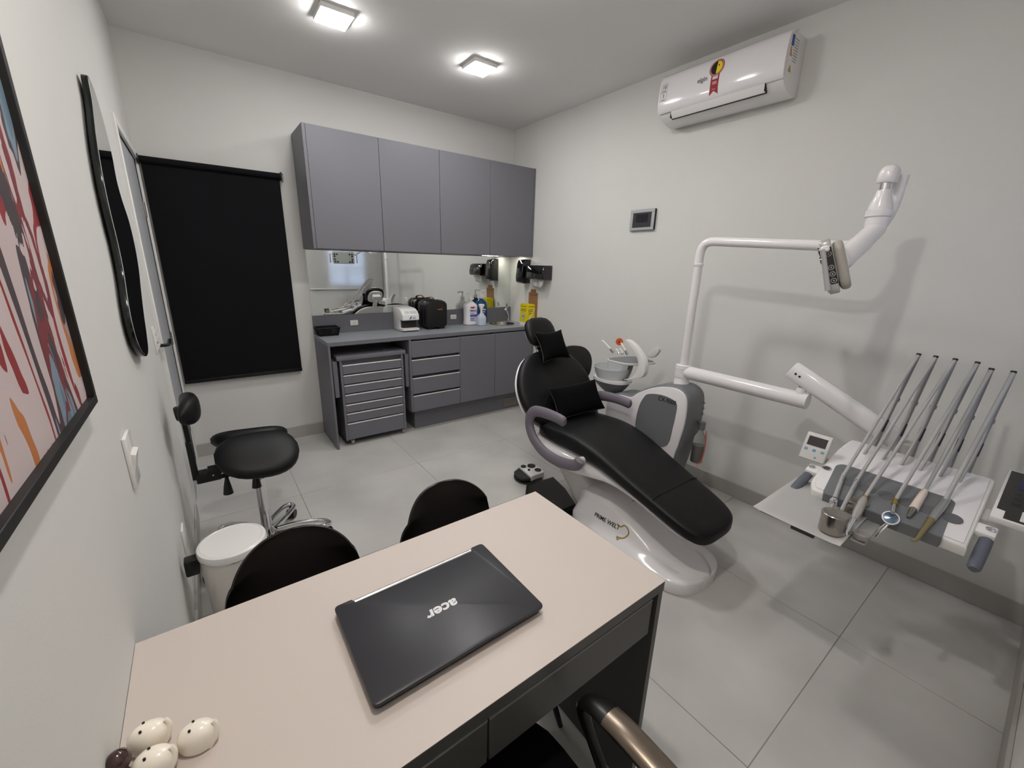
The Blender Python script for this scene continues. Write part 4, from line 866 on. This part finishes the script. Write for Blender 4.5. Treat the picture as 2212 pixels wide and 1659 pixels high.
def suction(px, py, qx, qy, label, shield=False):
    a, b_ = U(px, py, 0, -.36), U(qx, qy, 0, -.36); a.z = max(a.z, .885)
    t2 = thing('suction_tip', label, 'dental tool', a)
    d = (b_-a)
    obj('holder', cyl(a-Z*.0, a+d*.3, .011, .009, 12), CHROME, t2)
    obj('tip', tube(cr([a+d*.28, a+d*.7, b_, b_+Vector((0,.016,.006))], 6), [.0075-.0001*i for i in range(19)], 10), WHITE, t2)
    if shield:
        q = b_+Vector((0,.0,.0)); nrm = (CAM-q).normalized()
        obj('orange_shield', lathe([(.001,-.001),(.026,-.001),(.026,.001),(.001,.001)], q+Vector((-.01,0,.0)), 20, nrm), mat('orange_acrylic', (205,84,22), .15), t2)
        obj('shield_handle', tube([q+Vector((-.012,.02,.004)), q+Vector((-.012,-.006,-.004))], .004, 8), BLACK, t2)
suction(1324, 771, 1304, 738, 'white suction tip in the holder next to the spittoon bowl')
suction(1356, 766, 1340, 738, 'white curing light with round orange shield standing in the holder', True)
suction(1336, 769, 1334, 757, 'short chrome tool between the suction tip and the orange shield')
suction(1345, 768, 1342, 756, 'short dark-tipped chrome tool beside the orange shield')
# ================================================================== OPERATING LAMP (post, arm, head)
px_, py_ = -.485, -2.43
t = thing('operating_lamp', 'white dental operating lamp on a tall bent post', 'dental lamp', (px_, py_, .8))
obj('post_base', lathe([(.058,-.012),(.058,.004),(.05,.014),(.043,.024),(.0425,.115),(.047,.122),(.045,.134),(.03,.142)], (px_, py_, .80), 32), WENAM, t)
top = fillet([(px_, py_, .93), (px_, py_, 1.637), (px_, -3.135, 1.597), (px_-.0, -3.205, 1.70), (px_, -3.215, 1.86)], .075, 8)
obj('post', tube(top, .0235, 18), WENAM, t)
obj('post_ring', lathe([(.0236,-.008),(.027,-.005),(.027,.005),(.0236,.008)], (px_, py_, 1.512), 24), WENAM, t)
# top joint and hanging link
lx = px_-.085
def LP(px, py): return U(px, py, 0, lx)
c_top, c_bot, k0, k1, n0_, n1_, el = LP(1926, 354), LP(1914, 392), LP(1913, 398), LP(1910, 411), LP(1900, 453), LP(1896, 470), LP(1889, 498)
obj('joint_cap', loft([ring(c_bot.lerp(c_top, f)+X*.014, X, (c_top-c_bot).cross(X).normalized(), .042*s_, .031*s_, 2.8, 20) for f, s_ in ((-.08,.93),(0,1),(.3,1),(.55,.97),(.72,.88),(.85,.72),(.93,.52),(.98,.3),(1,.1))]), WENAM, t)
obj('joint_pin', cyl(k0+(k0-k1)*.6, k1, .0175, n=18), CHROME, t)
obj('joint_cone', tube([k1, k1.lerp(n0_, .25), k1.lerp(n0_, .8), n0_], [.022,.025,.037,.038], 24), WENAM, t)
obj('joint_collar', tube([n0_, n0_.lerp(n1_, .12), n0_.lerp(n1_, .88), n1_], [.038,.042,.042,.038], 24), WENAM, t)
LH = Vector((-.875, -3.19, 1.517))
le = U(1806, 575, 0, -.84)
link = fillet([n1_, el, le], .05, 6)
obj('link', tube(link, [.037-.0003*i for i in range(len(link))], 16), WENAM, t)
obj('link_sleeve', tube([el.lerp(le, .35), el.lerp(le, .9)], .0375, 16), WENAM, t)
# lamp head: face looks towards the patient (+y, downwards)
tilt = math.radians(20); WX = Vector((.955,.296,0)).normalized(); NH = Vector((-.296,.955,0)).normalized(); fn = NH*math.cos(tilt)-Z*math.sin(tilt); fu = NH*math.sin(tilt)+Z*math.cos(tilt)
hw_, hh = .155, .093
M_ = frame(LH, WX, fu, -fn)     # local: x width, y height, z towards the back
LBEI = mat('lamp_beige_grey', (168,163,156), .35)
obj('front_shell', xf(prism(rr(0, 0, hw_, hh, .02), -.038, -.008, 'z', .005, 2), M_), mat('lamp_silver', (178,178,178), .3, .3), t)
obj('rear_shell', xf(prism(rr(0, -.004, hw_*.97, hh*.9, .035), -.005, .024, 'z', .012, 3), M_), LBEI, t)
obj('neck', xf(prism(rr(0, .01, hw_*.6, hh*.7, .02), -.012, .0, 'z'), M_), WENAM, t)
obj('lens_plate', xf(prism(rr(0, 0, hw_-.008, hh-.008, .014), -.041, -.037, 'z', .001, 1), M_), mat('lens_plate', (190,194,190), .2), t)
for sx_ in (-1, 1):
    for (u_, v) in ((.125,.06),(.09,.06),(.125,.028),(.125,-.02),(.12,-.055),(.085,-.06)):
        obj('led', xf(lathe([(.012,0),(.012,.004),(.006,.005)], (sx_*u_, v, -.045), 12), M_), GBLACK, t)
    hb = xf(box(-.02, .02, -.01, .01, -.012, .012, .004, 1), frame(LH+WX*(sx_*(hw_+.018))+fn*.026+fu*.06, WX, fu, fn)); hbo = obj('handle_bracket', hb, WENAM, t)
    obj('handle_grip', tube([LH+WX*(sx_*(hw_+.034))+fn*.032+fu*.06, LH+WX*(sx_*(hw_+.037))+fn*.04-fu*.075], [.0075,.0085], 12), mat('lamp_silver'), hbo)
ctl = obj('control_strip', xf(prism(rr(.0, .0, .0165, .062, .01), -hw_-.0012, -hw_+.004, 'x'), Matrix.Identity(4)), GBLACK, t) if False else None
b = prism([(-.031,.05),(-.027,.06),(-.009,.064),(-.009,-.06),(-.027,-.06),(-.031,-.05)], -hw_-.0015, -hw_+.002, 'x')
# prism axis x gives (depth, y, z) = (x, a, b): here a -> back axis, b -> height
R_ = Matrix(((1,0,0,0),(0,0,1,0),(0,1,0,0),(0,0,0,1)))
ctl = obj('control_strip', xf(b, M_ @ R_), GBLACK, t)
for v in (.042, -.004, -.026, -.048+.0):
    b = lathe([(.0085,0),(.0085,.0012),(.0062,.0012),(.0062,0)], (0,0,0), 16, (-1,0,0), True)
    b = join(b, lathe([(.0028,0),(.0028,.0012)], (0,0,0), 10, (-1,0,0)))
    obj('touch_key', xf(b, M_ @ Matrix.Translation((-hw_-.0016, v, -.0195))), mat('key_grey', (150,150,152), .4), ctl)
# ================================================================== INSTRUMENT TABLE
t = table = thing('instrument_table', 'white dental instrument table on a jointed arm with display and side handles', 'instrument table', (-.72, -3.49, .65))
ARMZ = .905
obj('lower_arm', join(tube([(px_, py_-.02, ARMZ-.005), (px_, -3.085, ARMZ-.008)], .0385, 24), lathe([(.0455,0),(.0455,.07)], (px_, py_, .868), 28)), WENAM, t)
obj('pivot', join(cyl((px_, -3.047, .92), (px_, -3.047, .95), .023, .02, 20), lathe([(.021,0),(.019,.01),(.019,.012)], (px_, -3.047, .945), 18)), WENAM, t)
obj('pivot_pin', cyl((px_, -3.047, .95), (px_, -3.047, .985), .0135, n=18), CHROME, t)
ua, ub = Vector((px_-.005, -2.99, 1.038)), Vector((-.43, -3.43, .80))
ud_ = (ub-ua).normalized(); us = ud_.cross(Z).normalized(); un_ = us.cross(ud_)
obj('upper_arm', loft([ring(ua.lerp(ub, f), us, un_, .034*s_, .044*s_, 2.6, 24) for f, s_ in ((0,.9),(.012,1),(.5,1),(.9,.98),(1,.9))]), WENAM, t)
obj('arm_end', loft([ring(Vector((-.43, -3.44, .69+.12*i/4)), X, Y, .045, .045, 3, 20) for i in range(5)]), OFFW, t)
obj('arm_screw', join(*[cyl(ua.lerp(ub, f)-us*(-.03)+un_*(-.03)*0, ua.lerp(ub, f)+us*.036, .005, n=8) for f in (.06, .1)]), BLK, t)
sl_a = math.atan(.2375); e1 = Vector((math.cos(sl_a), 0, math.sin(sl_a))); e3 = Vector((-math.sin(sl_a), 0, math.cos(sl_a))); e2 = Vector((0,1,0))
TO = Vector((-.72, -3.495, .785+(-.72+.5)*.2375)); TM = frame(TO, e1, e2, e3)
L_, Wd_ = .222, .222
def shape(a, h, r1, r2):     # rounder at the left back corner
    pts = [(-a, -h), (a, -h), (a, h-.01), (a*.55, h+.002), (-a*.2, h+.004), (-a*.75, h), (-a, h-.02)]
    return [tuple(p)[:2] for p in fillet([(p[0], p[1], 0) for p in pts+[pts[0]]], r1, 5)][:-1]
sp_ = shape(L_, Wd_, .022, .02)
obj('tray_body', xf(prism(sp_, -.045, 0, 'z', .010, 3), TM), WHITE, t)
obj('top_skin', xf(prism(shr(sp_, .014), -.001, .004, 'z', .003, 2), TM), WENAM, t)
pd = [(-.228,-.166),(-.012,-.158),(.002,-.140),(.002,.170),(-.02,.188),(-.228,.162)]
obj('grey_mat', xf(prism([tuple(p)[:2] for p in fillet([(p[0],p[1],0) for p in pd+[pd[0]]], .015, 4)][:-1], -.03, .0065, 'z', .003, 2), TM), DGREYP, t)
obj('mat_lip', xf(box(-.2285, -.2225, -.163, .16, -.04, .004, .002, 1), TM), DGREYP, t)
for k in range(6):
    yy = .128-k*.0565
    obj('grip_groove', xf(lathe([(.026,0),(.026,.0012),(.022,.0016)], (-.11, yy-.012, .006), 20), TM), mat('mat_dark', (96,97,101), .5), t)
obj('badge', xf(join(lathe([(.016,0),(.0165,.002),(.0135,.0025)], (-.065, .205, .0035), 24)), TM), CHROME, t)
obj('badge_inset', xf(lathe([(.012,0),(.012,.003)], (-.065, .205, .0035), 20), TM), mat('badge_dark', (70,72,90), .3), t)
# handles
for (yy, lab) in ((1, 'l'), (-1, 'r')):
    b = box(-.03, .025, 0, yy*.05, -.03, -.006, .006, 2); hb = obj('handle_bracket', xf(b, TM @ Matrix.Translation((-.075 if yy > 0 else -.085, yy*.218, 0))), WHITE, t)
    c0 = TM @ Vector((-.075 if yy > 0 else -.085, yy*.252, -.006))
    obj('handle_bolt', lathe([(.012,0),(.012,.004),(.006,.006),(.006,.009),(.003,.010)], c0, 16, e3), CHROME, hb)
    ge = UP(1712, 1060, TO-e3*.045, e3) if yy > 0 else UP(2102, 1230, TO-e3*.045, e3); g0 = c0-e3*.022
    obj('handle_grip', tube(cr([g0, g0.lerp(ge, .33)+e1*.004, g0.lerp(ge, .75)+e1*.004, ge], 4), [.015+.002*math.sin(i*.25) for i in range(12)]+[.011], 14), mat('grip_grey', (96,100,112), .5), hb)
# display on the left
q0, q1, q2, q3 = [U(*p, 0, -.745) for p in ((1722,990),(1747,937),(1802,955),(1778,1003))]
de1 = Vector((0,-1,0)); dn = Vector((-.90, 0, .44)).normalized(); de2 = dn.cross(de1); de2 = de2 if de2.z > 0 else -de2
dc = Vector((-.73, -3.222, .772)); DM = frame(dc, de1, de2, de1.cross(de2))
dp = obj('display_case', xf(box(-.046, .046, -.056, .062, -.016, .004, .004, 2), DM), OFFW, t)
obj('display_screen', xf(box(-.034, .034, .006, .046, .004, .0052), DM), mat('lcd_glass', (52,46,48), .2), dp, smooth=False)
obj('display_icons', xf(join(*[box(x_-.006, x_+.006, -.018, -.007, .004, .0048) for x_ in (-.03, 0, .03)], box(.008, .016, -.045, -.038, .004, .0048)), DM), mat('icon_blue', (96,150,172), .4), dp, smooth=False)
obj('display_stalk', tube([(-.70,-3.24,.735), (-.69,-3.262,.715)], .012, 10), OFFW, t)
# side keypad panel at the right
kp = obj('keypad_panel', xf(box(-.03, .30, -.43, -.238, -.035, -.012, .004, 2), TM @ Matrix.Translation((0,0,.022))), WHITE, t)
obj('keypad_screen', xf(prism([(-.022,-.425),(.29,-.425),(.29,-.246),(.025,-.246),(.022,-.266),(-.022,-.266)], -.0125, -.0105, 'z'), TM @ Matrix.Translation((0,0,.022))), GBLACK, kp, smooth=False)
obj('keypad_display', xf(box(.17, .25, -.39, -.275, -.0106, -.0098), TM @ Matrix.Translation((0,0,.022))), mat('display_navy', (40,44,86), .2), kp, smooth=False)
obj('keypad_strip', xf(box(-.012, .045, -.425, -.30, -.0106, -.0098), TM @ Matrix.Translation((0,0,.022))), WMATT, kp, smooth=False)
for i in range(3):
    for k in range(3): obj('key', xf(box(.065+.033*i, .085+.033*i, -.295-.036*k, -.272-.036*k, -.0106, -.0098, .0004, 1), TM @ Matrix.Translation((0,0,.022))), mat('key_black', (30,30,32), .3), kp, smooth=False)
obj('keypad_arm', xf(box(-.02, .05, -.24, -.2, -.034, -.018, .003, 1), TM), OFFW, t)
# instrument whips (parts of the table), with hose guides
tips = [(1985,765),(2022,770),(2064,776),(2112,783),(2142,797),(2190,803)]
slots = [(1886,968),(1926,980),(1965,990),(2004,1003),(2047,1017),(2085,1033)]
tops_, bases_ = [], []
for k in range(6):
    tp = CAM+(U(*tips[k], 0, -.385)-CAM); bs = U(*slots[k], 0, -.517); bs.z = .785+(-.517+.5)*.2375
    tops_.append(tp); bases_.append(bs); d = tp-bs
    wh = obj('whip_arm', tube([bs-Z*.03, bs+d*.2, bs+d*.55, bs+d*.9, tp], [.0075,.0075,.0072,.0078,.0074], 12), HOSED, t)
    obj('whip_band', cyl(bs+d*.17, bs+d*.30, .0087, n=12), mat('band_dark', (58,58,66), .5), wh)
    obj('whip_collar', cyl(bs+d*.50, bs+d*.535, .0105, n=14), HOSED, wh)
    obj('whip_cap', cyl(tp-d*.012, tp+d*.006, .0082, n=12), BLACK, wh)
    hf = Vector((-.60, bs.y+.008, 0)); hf.z = .785+(hf.x+.5)*.2375+.003
    obj('feed_hose', tube(cr([hf, bs+d*.25+Vector((-.03,0,0)), bs+d*.52+Vector((-.012,.002,0)), bs+d*.8+Vector((-.012,.003,0)), tp-Vector((.006,0,.012))], 6), .0055, 10), HOSE, wh)
# tray carrier under the table
TZ = .648
obj('tray_carrier', box(-1.195, -.80, -3.468, -3.225, TZ-.012, TZ-.004, .003, 1), mat('tray_grey', (150,150,148), .4), t)
obj('carrier_clip', box(-1.2, -1.19, -3.40, -3.33, TZ-.02, TZ-.004, .001, 1), DKGREY, t)
obj('carrier_arm', tube(fillet([(-.82,-3.40,TZ-.016), (-.70,-3.40,TZ-.016), (-.62,-3.42,.70)], .03), .014, 12), OFFW, t)
obj('carrier_edge', box(-1.12, -.80, -3.47, -3.515, TZ-.012, TZ-.005, .002, 1), mat('tray_grey'), t)
# ------------------------------------------------------------------ handpieces (hung at the table, each a thing)
starts = [(1820,1030),(1850,1040),(1868,1075),(1935,1080),(1998,1060),(2040,1085)]
ends = [(1795,1100),(1817,1104),(1828,1155),(1924,1118),(1962,1118),(1980,1165)]
labs = ['silver three-way syringe with fine tip, leftmost on the instrument table', 'slim polished handpiece hanging second from the display', 'chunky pale handpiece with slender angled head, third from the display', 'handpiece with round white-rimmed mirror disc hanging on the instrument table', 'short ivory scaler handle hanging on the instrument table', 'thick silver suction handpiece with bent golden tip, nearest the right handle']
for k in range(6):
    a = UP(*starts[k], TO+e3*.014, e3); e = UP(*ends[k], TO+e3*.012, e3)
    h = thing('dental_handpiece', labs[k], 'dental tool', e, group='handpieces on the instrument table')
    tp = tops_[k]; d = e-a; L = d.length; dn_ = d.normalized()
    obj('hose', tube(cr([tp-Vector((.008,0,.006)), tp.lerp(a, .3)+Vector((0,0,.004)), tp.lerp(a, .7), a], 6), .0062 if k != 5 else .0072, 10), HOSE, h)
    if k == 0:
        obj('barrel', cyl(a-dn_*.02, a+d*.7, .008, .0095, 16), CHROME, h)
        obj('valve', join(lathe([(.012,-.01),(.014,0),(.012,.012)], a+d*.78, 16, dn_), cyl(a+d*.78-X*.012, a+d*.78-X*.02, .006, n=10)), CHROME, h)
        obj('nozzle', join(cyl(a+d*.85, e, .007, .005, 12), cyl(e, e+Vector((-.012,.012,-.03)), .002, n=8)), CHROME, h)
    elif k == 1:
        obj('barrel', tube([a-dn_*.02, a, a+d*.5, e], [.008,.0095,.0095,.0075], 16), CHROME, h)
        obj('head', lathe([(.0075,-.008),(.0085,0),(.006,.009)], e+dn_*.004, 14, (-.3,.3,-1)), CHROME, h)
    elif k == 2:
        obj('coupling', cyl(a-dn_*.03, a+dn_*.008, .008, .0095, 14), BRASS, h)
        obj('barrel', tube([a+dn_*.005, a+d*.12, a+d*.42, a+d*.6], [.010,.0135,.0135,.009], 18), mat('pale_metal', (205,198,194), .3, .7), h)
        obj('neck', tube([a+d*.58, a+d*.85, e], [.008,.0055,.0045], 12), CHROME, h)
        obj('head', lathe([(.006,-.008),(.007,0),(.005,.008)], e, 12, (-.5,-.2,-.8)), CHROME, h)
    elif k == 3:
        obj('barrel', cyl(a-dn_*.02, a+dn_*.03, .007, .0085, 14), BRASS, h)
        nrm = (Vector((-.75,-.05,.65))).normalized(); c3 = UP(1924, 1119, TO+e3*.006, e3)
        obj('disc_rim', lathe([(.020,-.004),(.0235,-.003),(.0235,.003),(.020,.004)], c3, 32, nrm, True), WHITE, h)
        obj('disc', lathe([(.001,-.003),(.0202,-.003),(.0202,.002),(.001,.004)], c3, 28, nrm), mat('blue_mirror', (110,128,150), .06, .9), h)
        obj('stem', join(cyl(a+dn_*.025, c3+Vector((0,0,.02)), .006, n=10), tube([c3-Z*.022, c3+Vector((-.03,.018,-.075))], .0035, 8), tube([c3-Z*.022+Y*.006, c3+Vector((-.03,.028,-.065))], .003, 8)), CHROME, h)
    elif k == 4:
        obj('barrel', tube([a-dn_*.004, a+d*.12, a+d*.72], [.008,.0115,.0135], 16), mat('ivory_plastic', (226,210,200), .35), h)
        obj('tip', tube([a+d*.72, a+d*.86, e], [.011,.008,.005], 12), SATIN, h)
    else:
        obj('collar', cyl(a-dn_*.02, a+dn_*.012, .011, .012, 16), ALU, h)
        obj('barrel', tube([a+dn_*.012, a+d*.2, a+d*.5], [.0125,.0135,.012], 18), ALU, h)
        obj('bent_tip', tube(cr([a+d*.5, a+d*.66, a+d*.84, e, e+Vector((-.012,.008,-.004))], 5), [.011-.00037*i for i in range(21)], 14), mat('dull_brass', (165,152,112), .35, .9), h)
# ------------------------------------------------------------------ things on the tray
ps = [(-1.213,-3.205),(-.83,-3.21),(-.82,-3.425),(-1.1,-3.478),(-1.215,-3.472)]
b = B(); n = 24; gr = []
for i in range(n+1):
    row = []
    for k in range(n+1):
        u_, v = i/n, k/n; xx = -1.214+.40*u_; yy = -3.206-.268*v
        zz = TZ+.0015+.0015*math.sin(9*u_)*math.sin(7*v)+.012*max(0, .12-u_)*4*max(0, .5-v)+.004*max(0, abs(v-.5)-.42)*8
        row.append(b.verts.new((xx, yy, zz)))
    gr.append(row)
for i in range(n):
    for k in range(n): b.faces.new((gr[i][k], gr[i+1][k], gr[i+1][k+1], gr[i][k+1]))
bmesh.ops.solidify(b, geom=list(b.faces), thickness=.0012); bmesh.ops.recalc_face_normals(b, faces=list(b.faces))
single('paper_sheet', b, PAPER, 'white paper sheet covering the small tray under the instrument table', 'paper', (-1.01, -3.34, TZ))
def canister(px, py, z, r, hgt, label, m=STEEL):
    c = U(px, py, 2, z); t = thing('steel_canister', label, 'canister', c)
    obj('body', lathe([(r*.95,0),(r,.004),(r,hgt*.78),(r*1.0,hgt*.8)], c, 32), m, t)
    obj('lid', lathe([(r*1.0,0),(r*1.04,.001),(r*1.04,hgt*.17),(r*.99,hgt*.2),(r*.9,hgt*.205),(r*.86,hgt*.195),(.001,hgt*.2)], c+Z*hgt*.79, 32), STEEL, t)
canister(1795, 1146, TZ+.006, .037, .068, 'small round steel canister standing on the paper sheet')
canister(1846, 1104, TZ+.006, .032, .045, 'steel canister half hidden behind the handpieces')
c = U(1858, 1163, 2, TZ); t = thing('clear_dish', 'small clear dish on the tray beside the round mirror handpiece', 'dish', c)
obj('cup', lathe([(.018,0),(.022,.004),(.024,.02),(.022,.02),(.02,.006),(.001,.005)], c, 20), mat('dish_clear', (205,200,198), .15, trans=.6, ior=1.2), t)
